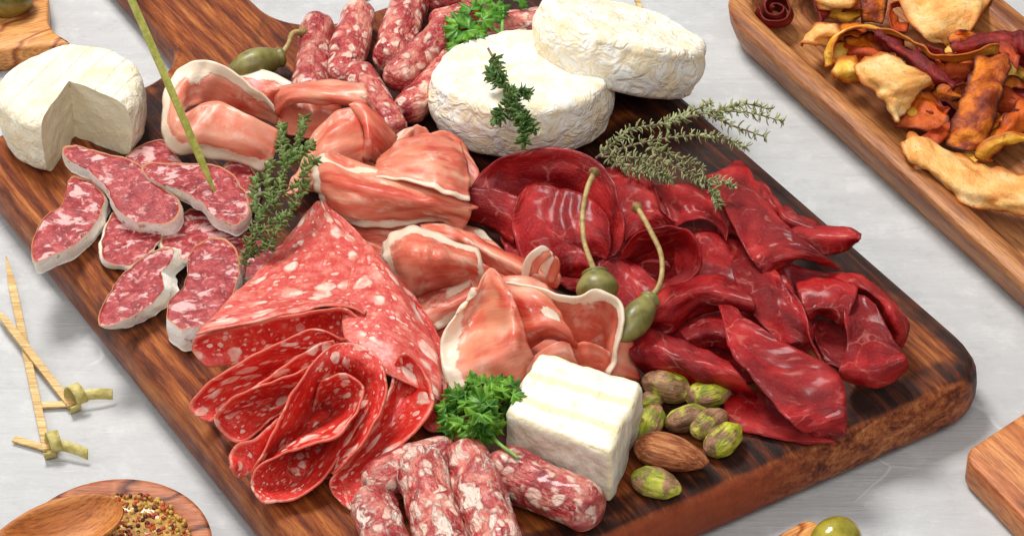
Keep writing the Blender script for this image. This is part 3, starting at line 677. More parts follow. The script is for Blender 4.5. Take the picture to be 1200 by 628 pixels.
link(541, 524, 598, 672, .86, 1.35, 1.2, M['saum'], 'white streaked sausage under the curly parsley in the front row', G2, 0, 13)
link(572, 543, 704, 602, .92, .95, .95, M['sau'], 'thick glossy sausage lying under the cheese block', G2, 0, 14)
# ------------------------------------------------------------------ dry sausage slices
def dslice(poly, h, off, th, label, gx=0, gy=0):
    """poly: outline of the cut face in the picture, h: its height, gx/gy: how the height changes per pixel, off: where the lower face shows"""
    cx = sum(p[0] for p in poly)/len(poly); cy = sum(p[1] for p in poly)/len(poly)
    n = 72; Q = np.array(poly+poly[:3], float); W_ = cat_w(np.linspace(1, len(poly)+1, n+1)[:-1], len(Q))@Q
    W_ = W_+np.array([[mn.noise(Vector((x*.12, y*.12, h)))*2.2, mn.noise(Vector((x*.12, y*.12, h+9)))*2.2] for x, y in W_])
    hh = lambda x, y: max(.08, h+gx*(x-cx)+gy*(y-cy))
    T = [P(x, y, BT+hh(x, y)) for x, y in W_]; B_ = [P(x+off[0], y+off[1], BT+max(.02, hh(x, y)-th)) for x, y in W_]
    ct = P(cx, cy, BT+hh(cx, cy)); nr = 14; V, F = [], []
    for k in range(nr+1):
        for i in range(n):
            q = ct.lerp(T[i], k/nr*.965) if k else ct; qq = q.copy(); qq.z += .035*mn.noise(q*1.3)-(.04 if k == nr else 0); V.append(qq)
    F = [(k*n+i, (k+1)*n+i, (k+1)*n+(i+1) % n, k*n+(i+1) % n) for k in range(nr) for i in range(n)]
    root = empty('dry_sausage_slice', Vector((ct.x, ct.y, min(b_.z for b_ in B_)))); tag(root, label, 'sausage slice', 'oval dry sausage slices between goat cheese and salami')
    mesh_obj('meat', V, F, M['dry'], root)
    V, F = [], []; m_ = 9
    for k in range(m_):
        for i in range(n):
            t = max(0, (k-2)/(m_-3)); cin = (ct-T[i]); 
            if k == 0: q = T[i]+cin*.04; q = Vector((q.x, q.y, q.z-.03))
            elif k == 1: q = T[i]+cin*.015; q = Vector((q.x, q.y, q.z+.02))
            else:
                q = T[i].lerp(B_[i], t); ce_ = ct.lerp(Vector(B_[i]), t); o_ = (q-Vector((ct.x+(B_[i]-T[i]).x*t, ct.y+(B_[i]-T[i]).y*t, q.z)))
                q = q+o_.normalized()*(.04*math.sin(math.pi*min(1, t*1.1))+.09*mn.noise(q*2.0)*min(1, t*3))
            V.append(q)
    F = [(k*n+i, (k+1)*n+i, (k+1)*n+(i+1) % n, k*n+(i+1) % n) for k in range(2, m_-1) for i in range(n)]+[tuple((m_-1)*n+i for i in range(n))]
    mesh_obj('rind', V, F, M['rind'], root)
    V2 = V[:3*n]; mesh_obj('casing_edge', V2, [(k*n+i, (k+1)*n+i, (k+1)*n+(i+1) % n, k*n+(i+1) % n) for k in (0, 1) for i in range(n)], M['skin'], root)
dslice([(148, 184), (172, 168), (190, 164), (203, 178), (212, 196), (165, 200)], .55, (2, 8), .4, 'slice mostly hidden right behind the notched goat cheese, farthest of the slices')
dslice([(262, 195), (285, 190), (302, 212), (296, 240), (270, 230)], .5, (2, 8), .4, 'small slice corner between the picked slice and the thyme')
dslice([(262, 285), (290, 272), (326, 300), (334, 322), (290, 325), (262, 312)], .55, (0, 6), .4, 'purplish slice lying under the thyme sprig next to the salami')
dslice([(188, 284), (203, 262), (222, 245), (250, 250), (290, 280), (290, 300), (250, 306), (215, 304)], .6, (-2, 7), .45, 'dark slice underneath the picked slice, above the two lowest slices', gy=.003)
dslice([(134, 247), (160, 250), (186, 268), (187, 281), (172, 299), (147, 312), (121, 304), (121, 276)], .65, (-2, 5), .45, 'rectangular slice with thin rind in the centre of the slices')
dslice([(86, 206), (106, 212), (123, 228), (121, 242), (110, 264), (88, 287), (62, 299), (40, 307), (38, 283), (52, 254), (72, 240), (78, 220)], .95, (5, 13), .85, 'long slice with white rind hanging over the board edge, leftmost of the slices', gy=-.001)
dslice([(115, 379), (121, 355), (140, 325), (165, 303), (190, 290), (203, 292), (199, 308), (189, 319), (192, 335), (180, 354), (155, 371), (130, 381)], .9, (17, 4), .8, 'heart shaped slice with thick white rind on its right side', gx=.004)
dslice([(262, 279), (280, 298), (279, 330), (264, 358), (246, 378), (214, 386), (196, 373), (199, 352), (214, 336), (220, 318), (222, 297), (240, 281)], 1.0, (3, 25), .9, 'bean shaped slice with big white fat spots, lowest of the slices')
dslice([(73, 174), (88, 170), (120, 179), (158, 190), (182, 214), (208, 232), (211, 250), (193, 262), (163, 261), (139, 246), (125, 222), (103, 199), (80, 188)], 1.45, (3, 14), .75, 'long wavy slice leaning against the front of the goat cheese', gy=-.004)
dslice([(166, 198), (179, 191), (236, 192), (262, 196), (286, 222), (292, 248), (278, 264), (256, 257), (234, 236), (204, 220), (180, 213)], 1.6, (2, 13), .75, 'slice pierced by the long green pick')
# ------------------------------------------------------------------ big salami
SG = 'big round salami slices folded into a fan'
A1 = [(440, 312, 1.0), (436, 302, 1.1), (415, 275, 1.2), (380, 238, 1.2), (375, 236, 1.2), (369, 240, 1.1), (350, 300, .6), (370, 330, .5), (400, 350, .5), (412, 372, .6)]
sheet('salami_slice', [([[(362, 246, 1.0), (374, 236, 1.1), (384, 240, 1.1)], [(318, 300, 1.3), (378, 290, 1.6), (440, 296, 1.2)],
    [(268, 352, 1.7), (350, 345, 1.9), (440, 345, 1.6)], [(222, 394, 1.5), (300, 377, 2.3), (348, 364, 2.6), (400, 358, 2.6), (428, 372, 2.2)]], dict(k=.12, rowf=.45))],
    M['salp'], 'pale pink salami slice with large white spots forming the pointed top of the fan', 'salami slice', SG)
sheet('salami_slice', [([[(222, 396, 1.4), (290, 379, 2.1), (350, 367, 2.4), (400, 361, 2.4), (432, 378, 2.0)], [(226, 412, .9), (290, 402, 1.2), (350, 390, 1.3), (400, 382, 1.3), (425, 400, 1.2)],
    [(238, 432, .5), (290, 425, .5), (350, 410, .6), (400, 400, .8), (420, 420, .7)]], dict(k=.2))],
    M['sal'], 'red inner salami layer in the topmost open pocket of the fan', 'salami slice', SG)
sheet('salami_slice', [([[(414, 302, 1.7), (440, 298, 1.7), (462, 322, 1.5)], [(405, 345, 1.9), (455, 340, 2.1), (496, 375, 1.6)],
    [(402, 390, 2.0), (455, 390, 2.2), (516, 430, 1.5)], [(420, 440, 1.7), (460, 440, 1.9), (520, 478, 1.1)]], dict(k=.25))],
    M['salp'], 'pinkish salami slice lying at the right of the fan with one very large white spot', 'salami slice', SG)
sheet('salami_slice', [([[(452, 318, .9), (478, 335, .9)], [(485, 370, .9), (512, 390, .9)], [(498, 430, .9), (526, 452, .8)], [(490, 500, .5), (518, 512, .4)]], dict(k=.3))],
    M['sal'], 'dark red salami edge peeking out at the far right of the fan', 'salami slice', SG)
rim2 = [(250, 494, .5), (232, 489, .6), (222, 475, .9), (240, 452, 1.4), (265, 435, 1.8), (295, 416, 2.1), (320, 406, 2.35), (345, 393, 2.55), (370, 385, 2.7), (400, 396, 2.5)]
sheet('salami_slice', [(pocket(rim2, [(290, 470, .3), (300, 460, .3), (330, 440, .4), (350, 430, .6), (380, 420, .9), (395, 412, 1.2), (400, 410, 1.4), (405, 408, 1.6), (410, 405, 1.8), (415, 402, 2.0)]), dict(k=.1))],
    M['sal'], 'second salami fold from the top, a long lip with a pale spotted tip', 'salami slice', SG)
sheet('salami_slice', [([[(250, 490, .9), (262, 478, 1.3), (294, 456, 1.8), (331, 430, 2.2), (371, 404, 2.6), (392, 398, 2.6)], [(256, 492, .8), (285, 470, 1.2), (316, 450, 1.5), (345, 434, 1.8), (375, 420, 2.1), (395, 410, 2.1)],
    [(262, 500, .5), (290, 485, .6), (316, 472, .8), (345, 452, .9), (375, 438, 1.2), (398, 425, 1.4)]], dict(k=.1))],
    M['sal'], 'narrow salami lip tucked between the second fold and the small lower fold', 'salami slice', SG)
rim3 = [(335, 478, 1.0), (301, 506, .6), (280, 518, .5), (262, 508, .6), (252, 492, 1.0), (262, 476, 1.5), (284, 460, 1.9), (316, 449, 2.2), (349, 437, 2.5), (362, 428, 2.5)]
sheet('salami_slice', [(pocket(rim3, [(350, 460, .5), (340, 470, .4), (320, 478, .4), (310, 476, .5), (315, 470, .7), (330, 462, .9), (340, 456, 1.2), (355, 448, 1.6), (365, 440, 1.9), (375, 430, 2.2)]), dict(k=.1))],
    M['sal'], 'small lower salami fold opening left below the long lips', 'salami slice', SG)
sheet('salami_slice', [([[(265, 549, .9), (276, 522, 1.3), (301, 512, 1.5), (330, 488, 1.7)], [(272, 555, .6), (290, 535, .9), (306, 522, 1.1), (335, 505, 1.1)], [(279, 562, .4), (298, 550, .5), (312, 535, .6), (330, 520, .6)]], dict(k=.2, ruf=.25, amp=.12))],
    M['sal'], 'crumpled little salami ruffle with a torn white corner at the left board side', 'salami slice', SG)
rim4 = [(294, 556, .6), (306, 532, 1.3), (325, 494, 2.0), (348, 450, 2.7), (371, 418, 3.1), (393, 403, 3.2), (418, 403, 3.2), (441, 417, 3.1), (453, 442, 2.8), (451, 470, 2.4), (437, 500, 2.0), (410, 536, 1.4), (390, 558, .8)]
sheet('salami_slice', [([[(x, y, h) for x, y, h in rim4], [(300, 560, .3), (318, 530, .6), (338, 500, 1.2), (358, 462, 2.0), (378, 438, 2.5), (396, 426, 2.7), (414, 426, 2.7), (430, 436, 2.6), (437, 452, 2.3), (433, 475, 1.9), (420, 503, 1.5), (398, 532, 1.0), (380, 550, .5)],
     [(330, 540, .1), (345, 520, .2), (360, 495, .4), (375, 470, .7), (388, 455, 1.0), (400, 450, 1.1), (410, 452, 1.1), (416, 458, 1.0), (416, 470, .9), (410, 490, .7), (400, 510, .5), (385, 530, .3), (370, 545, .1)]], dict(k=.05))],
    M['sal'], 'largest salami slice curled into a tall arch at the front of the fan', 'salami slice', SG)
rim5 = [(374, 446, 2.4), (397, 438, 2.8), (417, 444, 2.8), (426, 458, 2.6), (419, 483, 2.3), (393, 513, 2.0), (356, 524, 1.8), (322, 534, 1.4), (302, 548, 1.1), (296, 566, .7), (300, 580, .5), (315, 589, .4), (350, 583, .5), (378, 562, .8), (402, 526, 1.2), (425, 492, 1.7), (437, 470, 2.0)]
sheet('salami_slice', [([rim5, [(370, 462, 1.7), (392, 452, 2.1), (408, 455, 2.1), (414, 466, 1.9), (405, 485, 1.6), (382, 502, 1.3), (350, 514, 1.1), (330, 528, .9), (318, 545, .7), (312, 562, .45), (316, 572, .3), (326, 578, .25), (350, 571, .3), (374, 550, .5), (395, 518, .9), (412, 490, 1.3), (424, 470, 1.6)],
     [(365, 485, .5), (375, 478, .6), (385, 478, .6), (388, 482, .6), (383, 490, .5), (372, 500, .4), (355, 510, .3), (345, 524, .3), (340, 540, .2), (338, 550, .15), (342, 556, .12), (348, 558, .1), (358, 552, .1), (372, 535, .2), (385, 512, .4), (396, 490, .6), (402, 478, .8)]], dict(k=.04))],
    M['sal'], 'rolled salami slice inside the tall arch making the dark central hollow', 'salami slice', SG)
sheet('salami_slice', [([[(462, 432, 1.7), (466, 418, 2.3), (478, 413, 2.5), (491, 424, 2.2)], [(454, 462, 1.7), (468, 452, 1.3), (486, 448, 1.5), (506, 455, 2.3)],
    [(438, 500, 1.5), (452, 495, 1.0), (476, 488, 1.2), (504, 483, 2.0)], [(412, 535, 1.1), (430, 528, .7), (448, 524, .9), (480, 512, 1.6)], [(388, 560, .8), (406, 556, .5), (424, 552, .7), (450, 536, 1.2)], [(388, 576, .4), (404, 580, .3), (416, 580, .4), (432, 566, .7)], [(402, 592, .2), (410, 597, .2), (418, 598, .2), (424, 594, .4)]], dict(k=.12))],
    M['sal'], 'salami slice standing in a concave fold at the right front of the fan', 'salami slice', SG)
sheet('salami_slice', [([[(300, 420, .3), (380, 400, .3), (450, 420, .3)], [(290, 470, .2), (370, 460, .2), (450, 470, .2)], [(320, 530, .12), (370, 520, .12), (430, 520, .15)], [(345, 565, .08), (375, 560, .08), (405, 565, .1)]], dict(k=.5))],
    M['sal'], 'lowest salami slice seen only inside the hollows of the fan', 'salami slice', SG)
# ------------------------------------------------------------------ prosciutto
PGp = 'prosciutto slices draped across the middle of the board'
T = [[(322, 124, 1.7), (308, 110, 2.1), (292, 99, 2.5), (262, 76, 3.0), (232, 71, 3.1), (207, 84, 2.7), (192, 118, 2.2), (192, 158, 1.5), (206, 176, 1.0), (240, 182, .8), (275, 188, .7), (310, 202, .5)],
     [(325, 134, 1.3), (305, 120, 1.6), (285, 112, 1.9), (260, 98, 2.3), (235, 95, 2.5), (214, 104, 2.5), (202, 126, 2.4), (206, 152, 2.1), (222, 160, 1.9), (250, 162, 1.8), (285, 170, 1.6), (320, 186, 1.1)],
     [(326, 148, .6), (304, 140, .7), (280, 133, .9), (258, 125, 1.3), (240, 122, 1.6), (226, 124, 1.9), (217, 130, 2.2), (222, 131, 2.4), (237, 122, 2.5), (258, 119, 2.6), (290, 134, 2.4), (330, 154, 1.8)]]
sheet('prosciutto_slice', [(T, dict(pl=.06, wr=.035, k=.05, fat=dict(v0=0.83, spot=[(.38, .1, 1.0)]), ruf=.15))], M['pro'], 'folded prosciutto slice with a white fat rim nearest the goat cheese', 'prosciutto slice', PGp)
sheet('prosciutto_slice', [([[(262, 88, .7), (275, 79, .9), (300, 80, 1.0), (325, 88, 1.0), (350, 101, .9)], [(270, 110, .5), (285, 108, .6), (305, 112, .6), (325, 112, .6), (345, 118, .6)]], dict(pl=.06, wr=.035, k=.1, fat=dict(v0=0.68)))],
    M['pro'], 'tan prosciutto piece with broad white rim just in front of the handle caper berry', 'prosciutto slice', PGp)
sheet('prosciutto_slice', [([[(302, 126, .9), (318, 140, .8), (345, 160, .7), (400, 160, .7)], [(300, 112, 1.6), (318, 118, 1.8), (345, 128, .9), (400, 135, 1.0)], [(308, 107, 2.0), (325, 104, 2.3), (350, 110, 1.2), (400, 122, 1.3)]], dict(pl=.06, wr=.035, k=.05, fat={})),
    ([[(300, 112, 1.2), (340, 100, 1.7), (385, 97, 2.1), (428, 95, 2.2)], [(312, 110, 1.8), (345, 103, 2.5), (390, 103, 2.8), (430, 106, 2.8)], [(325, 132, 1.4), (342, 114, 2.4), (392, 116, 2.7), (431, 120, 2.6)], [(330, 140, .9), (342, 122, 2.0), (395, 124, 2.3), (430, 128, 2.2)]], dict(pl=.06, wr=.035, k=.05, fat={}))],
    M['pro'], 'smooth red prosciutto roll with a dark opening beneath the small sausages', 'prosciutto slice', PGp)
sheet('prosciutto_slice', [([[(370, 152, 1.8), (392, 134, 2.3), (410, 124, 2.6)], [(358, 180, 1.4), (388, 160, 2.1), (424, 150, 2.2)], [(345, 205, 1.0), (385, 188, 1.6), (428, 178, 1.5)], [(330, 235, .5), (375, 215, .9), (425, 200, .9)]], dict(pl=.06, wr=.035, k=.1, fat={})),
    ([[(408, 122, 2.7), (418, 119, 2.7), (432, 125, 2.6), (448, 140, 2.2), (466, 162, 1.4)], [(416, 138, 2.2), (426, 138, 2.5), (436, 146, 2.4), (448, 158, 2.0), (460, 172, 1.3)], [(428, 160, 1.9), (432, 162, 2.2), (436, 168, 2.0), (444, 176, 1.6), (452, 184, 1.0)], [(424, 186, 1.2), (430, 188, 1.4), (436, 190, 1.2), (440, 192, 1.0), (446, 196, .7)]], dict(pl=.06, wr=.035, k=.1, fat={})),
    ([[(372, 152, 1.0), (395, 145, 1.1), (440, 170, 1.1)], [(350, 225, .3), (390, 225, .4), (440, 215, .4)]], dict(pl=.06, wr=.035, k=.1, fat={}))],
    M['pro'], 'deep red prosciutto slice with a curled edge between the thyme and the back pile', 'prosciutto slice', PGp)
sheet('prosciutto_slice', [([[(374, 178, 1.6), (384, 172, 1.7), (396, 186, 1.6)], [(368, 194, 1.7), (386, 192, 1.9), (414, 204, 1.8), (440, 204, 2.1), (490, 218, 2.2), (548, 236, 1.9)], [(367, 212, 1.6), (400, 215, 2.2), (430, 220, 2.4), (465, 228, 2.4), (510, 238, 2.2), (552, 248, 1.8)],
     [(374, 230, 1.0), (400, 242, 1.5), (430, 248, 1.6), (465, 250, 1.6), (510, 250, 1.6), (548, 262, 1.3)], [(378, 238, .7), (408, 262, .8), (436, 266, .9), (466, 264, .9), (512, 259, 1.0), (541, 274, .9)]], dict(pl=.06, wr=.035, k=.12, fat=dict(v1=0.75, u0=0.38, mid=(.22, .22), spot=[(.06, .08, .9)]), ruf=.15)),
    ([[(450, 180, 1.4), (472, 163, 2.0), (505, 158, 2.1), (541, 168, 1.7)], [(438, 196, 1.9), (478, 186, 2.6), (515, 184, 2.7), (549, 194, 2.1)], [(436, 208, 2.1), (484, 214, 2.6), (520, 226, 2.6), (551, 238, 2.1)]], dict(pl=.06, wr=.035, k=.1, fat=dict(v1=0.33)))],
    M['pro'], 'broad prosciutto slice with a curved fat seam left of the dark red meat', 'prosciutto slice', PGp)
sheet('prosciutto_slice', [([[(444, 198, .9), (462, 178, 1.2), (480, 166, 1.3)], [(466, 158, 1.4), (484, 148, 1.7), (498, 150, 1.5)], [(450, 176, .9), (485, 170, 1.2), (510, 170, 1.1)]], dict(pl=.06, wr=.035, k=.1, fat=dict(u0=0.45))),
    ([[(500, 158, 1.4), (520, 153, 1.7), (542, 166, 1.3)], [(510, 185, 1.2), (540, 180, 1.2), (562, 205, 1.0)], [(530, 230, .9), (550, 225, .9), (558, 236, .8)]], dict(pl=.06, wr=.035, k=.15, fat={}))],
    M['pro'], 'prosciutto tips rising between the sausage ends and the flat white cheese', 'prosciutto slice', PGp)
sheet('prosciutto_slice', [([[(447, 284, .8), (462, 271, 1.6), (485, 264, 2.1), (510, 272, 2.3), (535, 284, 2.3), (562, 292, 2.1)], [(450, 305, .9), (472, 295, 2.2), (492, 293, 2.7), (516, 298, 2.7), (540, 304, 2.4), (566, 312, 1.9)],
     [(462, 326, .6), (480, 325, 1.4), (498, 322, 1.9), (518, 320, 1.9), (545, 318, 1.8), (566, 324, 1.4)], [(474, 340, .3), (486, 348, .4), (504, 342, .8), (522, 336, .9), (545, 328, 1.0), (560, 332, .8)]], dict(pl=.06, wr=.035, k=.1, fat=dict(v0=0.54, u1=0.30, u0=0.42), ruf=.12)),
    ([[(490, 262, 1.4), (530, 266, 1.6), (570, 284, 1.7), (610, 302, 1.6), (655, 312, 1.3)], [(500, 275, 1.6), (545, 282, 1.9), (580, 300, 1.9), (620, 318, 1.8), (657, 325, 1.3)], [(520, 290, 1.0), (560, 305, 1.1), (600, 325, 1.2), (630, 335, 1.1), (654, 338, .9)]], dict(pl=.06, wr=.035, k=.1, fat={})),
    ([[(611, 326, 1.6), (613, 310, 2.2), (622, 296, 2.7), (634, 288, 2.8), (643, 293, 2.6), (638, 304, 2.3), (630, 314, 1.8)], [(630, 330, 1.3), (632, 315, 2.0), (640, 303, 2.4), (650, 300, 2.4), (656, 306, 2.2), (655, 318, 1.8), (648, 332, 1.3)]], dict(pl=.06, wr=.035, k=.05, fat=dict(v0=0.41)))],
    M['pro'], 'rounded prosciutto slice with a looped fat rim directly above the big front slice', 'prosciutto slice', PGp)
sheet('prosciutto_slice', [([[(490, 354, .8), (520, 340, 1.1), (552, 326, 1.3)], [(496, 368, .9), (525, 358, 1.2), (556, 345, 1.3)], [(512, 388, .4), (532, 376, .6), (556, 364, .7)]], dict(pl=.06, wr=.035, k=.15, fat=dict(v1=0.48, spot=[(.8, 0, .6)]))),],
    M['pro'], 'small tan prosciutto piece beside the pink salami and left of the big front slice', 'prosciutto slice', PGp)
BAND = [(583, 330, 2.8), (606, 332, 3.1), (630, 336, 3.2), (654, 346, 3.2), (680, 346, 3.2), (704, 341, 3.2), (722, 350, 3.1), (731, 370, 2.8), (729, 392, 2.3), (722, 418, 1.6), (716, 440, 1.0)]
sheet('prosciutto_slice', [
    ([[(550, 352, 2.2), (562, 330, 2.8), (574, 314, 3.1), (584, 320, 3.2), (592, 330, 3.1)], [(522, 384, 1.7), (550, 362, 1.9), (575, 352, 2.4), (592, 352, 3.0), (602, 350, 3.1)], [(516, 408, 1.3), (545, 398, 1.3), (572, 385, 1.9), (598, 378, 2.7), (612, 376, 2.7)],
      [(519, 436, 1.0), (548, 430, 1.3), (576, 418, 1.9), (602, 406, 2.4), (620, 404, 2.2)], [(526, 470, .5), (556, 466, .8), (586, 458, 1.0), (610, 446, 1.3), (626, 430, 1.2)]], dict(pl=.06, wr=.035, k=.08, fat=dict(u0=0.75), ruf=.14)),
    ([[(578, 328, 2.7), (600, 324, 3.0), (622, 324, 3.1), (640, 332, 3.0)], [(596, 346, 2.7), (614, 346, 3.0), (634, 350, 3.1), (654, 360, 2.8)], [(606, 372, 2.3), (624, 372, 2.7), (645, 372, 2.8), (664, 384, 2.4)], [(612, 398, 1.8), (630, 390, 2.3), (652, 388, 2.5), (676, 402, 2.0)], [(620, 412, 1.2), (636, 398, 1.6), (655, 396, 1.8), (678, 410, 1.4)]], dict(pl=.06, wr=.035, k=.08, fat=dict(spot=[(.75, .45, .45)]))),
    ([BAND, [(596, 346, 2.2), (618, 350, 2.4), (640, 358, 2.4), (660, 368, 2.2), (680, 368, 2.1), (698, 366, 2.1), (711, 376, 2.0), (716, 392, 1.7), (713, 408, 1.3), (708, 424, .9), (704, 438, .6)],
      [(610, 375, 1.2), (628, 385, 1.2), (645, 393, 1.1), (660, 398, 1.0), (672, 400, .9), (684, 402, .9), (692, 406, .8), (696, 412, .7), (697, 420, .5), (696, 430, .4), (694, 440, .3)]], dict(pl=.06, wr=.035, k=.04, fat=dict(v0=0.54), ruf=.04)),
    ([[(728, 380, 2.3), (736, 392, 1.8), (742, 405, 1.2)], [(722, 410, 1.6), (736, 418, 1.3), (748, 430, .7)], [(716, 440, .9), (732, 443, .7), (750, 446, .3)]], dict(pl=.06, wr=.035, k=.05, fat={})),
    ([[(606, 436, 1.3), (632, 412, 1.9), (655, 400, 2.2), (668, 402, 2.1)], [(612, 448, 1.0), (640, 428, 1.5), (660, 420, 1.7), (676, 424, 1.5)], [(616, 460, .4), (648, 446, .6), (668, 440, .7), (684, 440, .6)]], dict(pl=.06, wr=.035, k=.1, fat={})),
    ([[(668, 408, 1.5), (682, 400, 2.0), (700, 404, 1.8), (716, 414, 1.3)], [(672, 430, 1.0), (688, 424, 1.4), (704, 424, 1.2), (716, 436, .8)], [(676, 446, .4), (692, 444, .5), (708, 446, .4), (716, 450, .3)]], dict(pl=.06, wr=.035, k=.1, fat={}))],
    M['pro'], 'big front prosciutto slice with a long fat rim arching behind the cheese block', 'prosciutto slice', PGp)
sheet('prosciutto_slice', [([[(380, 240, .5), (430, 262, .6), (520, 262, .6), (560, 262, .5)], [(400, 270, .4), (440, 290, .4), (520, 290, .4), (600, 300, .4)], [(450, 320, .3), (480, 330, .3), (530, 330, .3), (640, 335, .4)], [(500, 380, .25), (540, 400, .25), (600, 400, .3), (740, 400, .3)], [(520, 470, .2), (560, 475, .2), (640, 460, .2), (745, 440, .2)]], dict(pl=.06, wr=.035, k=.3, fat=dict(spot=[(.95, .1, .6)])))],
    M['pro'], 'shaded prosciutto layer underneath, visible in the gap by the salami point', 'prosciutto slice', PGp)
# ------------------------------------------------------------------ bresaola
BG = 'dark red dried beef slices heaped on the right half'
def bre(lab, *ps, **kw): return sheet('dried_beef_slice', [(p, dict(dict(k=.02, amp=.07, ruf=.1, freq=.8, wr=.03, flat=1., rowf=-.12, pl=.05, ew=.1), **kw)) for p in ps], M['bre'], lab, 'dried beef slice', BG, thick=.055)
bre('large round dark red slice arching up behind the caper stem and against the flat cheese',
    [[(549, 224, 1.2), (566, 200, 1.9), (595, 183, 2.6), (640, 173, 3.0), (680, 178, 3.1), (708, 198, 3.0), (724, 228, 2.8), (731, 262, 2.2), (726, 290, 1.5), (710, 306, 1.0)],
     [(560, 240, .9), (578, 216, 1.4), (602, 203, 1.8), (640, 198, 2.2), (672, 202, 2.3), (694, 216, 2.2), (707, 240, 2.0), (713, 264, 1.6), (708, 284, 1.2), (696, 300, .8)],
     [(590, 260, .4), (600, 245, .6), (615, 235, .8), (640, 230, 1.0), (658, 232, 1.0), (672, 240, 1.0), (682, 256, .9), (686, 270, .7), (684, 284, .5), (678, 298, .4)]], k=.04, rowf=None)
bre('crumpled dark red panel standing in front of the large round slice',
    [[(603, 236, 1.6), (622, 216, 2.5), (655, 220, 2.3), (690, 232, 2.2), (712, 252, 1.8)], [(600, 258, 1.2), (628, 244, 2.1), (660, 250, 2.0), (690, 256, 2.2), (716, 270, 1.6)], [(604, 284, .8), (636, 274, 1.7), (662, 282, 1.6), (690, 280, 1.7), (716, 290, 1.2)], [(612, 310, .4), (645, 302, 1.0), (672, 304, 1.0), (700, 302, .9), (712, 308, .6)]])
bre('dark red flap at the left end of the beef, touching the prosciutto', [[(547, 219, 1.5), (580, 222, 1.8), (614, 232, 1.9)], [(545, 240, 1.0), (578, 245, 1.5), (610, 256, 1.5)], [(550, 258, .4), (576, 268, .6), (602, 286, .6)]])
bre('small crumpled red piece above the left caper berry', [[(638, 304, 1.4), (655, 286, 2.0), (672, 286, 2.0), (690, 298, 1.5)], [(644, 316, 1.2), (662, 306, 2.0), (676, 306, 1.9), (692, 312, 1.2)], [(650, 326, .6), (668, 326, .9), (680, 326, .8), (692, 326, .5)]], amp=.15)
bre('slice with a folded ridge between both caper stems', [[(704, 204, 1.5), (730, 199, 2.0), (758, 206, 2.2), (768, 220, 1.8)], [(718, 230, 1.4), (744, 226, 2.3), (768, 236, 2.3), (778, 246, 1.8)], [(728, 256, 1.2), (748, 250, 2.0), (775, 252, 2.2), (792, 264, 1.8)], [(732, 284, .9), (752, 270, 1.4), (776, 268, 1.8), (796, 276, 1.2)]])
bre('thin dark slice edge under the thyme behind the folded ridge', [[(700, 200, 1.2), (735, 194, 1.6), (762, 206, 1.2)], [(704, 216, .9), (735, 212, 1.2), (764, 218, .9)]])
bre('cupped slice opening towards the right caper stem',
    [[(733, 292, 1.5), (748, 276, 2.1), (772, 268, 2.5), (798, 268, 2.6), (816, 280, 2.4), (823, 300, 1.9), (815, 322, 1.3), (792, 338, .9), (764, 346, .6)],
     [(722, 306, .9), (742, 292, 1.2), (766, 284, 1.5), (788, 284, 1.6), (802, 292, 1.5), (806, 306, 1.2), (798, 320, .9), (778, 332, .6), (756, 338, .4)],
     [(714, 320, .4), (736, 310, .4), (758, 304, .5), (775, 304, .5), (784, 308, .5), (786, 314, .4), (780, 320, .4), (764, 328, .3), (746, 332, .3)]], k=.05, rowf=None)
bre('low slice with a pale curved streak beside the two caper berries', [[(700, 308, .9), (725, 300, 1.1), (745, 310, 1.0), (770, 330, .7)], [(700, 335, .8), (728, 325, 1.0), (748, 338, .9), (772, 350, .6)], [(715, 370, .3), (740, 365, .4), (760, 372, .3), (776, 372, .3)]])
bre('slice with a drooping front edge just under the thyme tips', [[(764, 219, 1.1), (800, 216, 1.7), (826, 224, 1.8), (840, 240, 1.6)], [(778, 242, 1.0), (805, 238, 1.8), (832, 246, 2.0), (850, 262, 1.7)], [(790, 268, .9), (812, 258, 1.7), (836, 262, 1.8), (852, 284, 1.2)]])
bre('narrow dark roll squeezed beside the drooping slice', [[(830, 222, 1.0), (848, 228, 1.5), (862, 252, 1.2)], [(834, 244, 1.0), (854, 246, 1.7), (868, 268, 1.2)], [(842, 276, .5), (860, 276, 1.0), (870, 286, .7)]])
bre('long ridge shaped slice running down from the far corner towards the right',
    [[(824, 206, .9), (848, 197, 1.3), (869, 189, 1.5), (884, 212, 1.2)], [(838, 224, 1.4), (860, 218, 2.1), (882, 224, 2.2), (900, 238, 1.4)], [(854, 254, 1.5), (876, 250, 2.6), (902, 254, 2.6), (924, 266, 1.7)], [(872, 290, 1.3), (890, 284, 2.6), (922, 280, 2.8), (956, 292, 1.9)], [(888, 312, 1.1), (902, 306, 2.2), (930, 300, 2.6), (972, 304, 1.7)], [(900, 328, .7), (914, 316, 1.6), (940, 304, 2.1), (986, 315, 1.2)]])
bre('back layer with a dark edge along the far side of the board', [[(880, 212, .9), (898, 218, 1.3), (916, 240, 1.3), (958, 262, 1.0)], [(886, 232, .9), (902, 236, 1.7), (922, 256, 1.6), (962, 272, 1.2)], [(892, 252, .6), (910, 262, .9), (930, 276, .9), (965, 288, .7)]])
bre('slice with a pointed tip overhanging the far edge of the board', [[(922, 268, 1.0), (945, 264, 1.6), (972, 266, 1.5), (995, 268, 1.6), (1010, 274, 1.8)], [(932, 282, .9), (952, 278, 1.8), (978, 278, 1.6), (996, 278, 1.9), (1008, 281, 1.8)], [(940, 302, .4), (960, 300, .8), (980, 297, .9), (994, 292, 1.1), (1003, 285, 1.4)]])
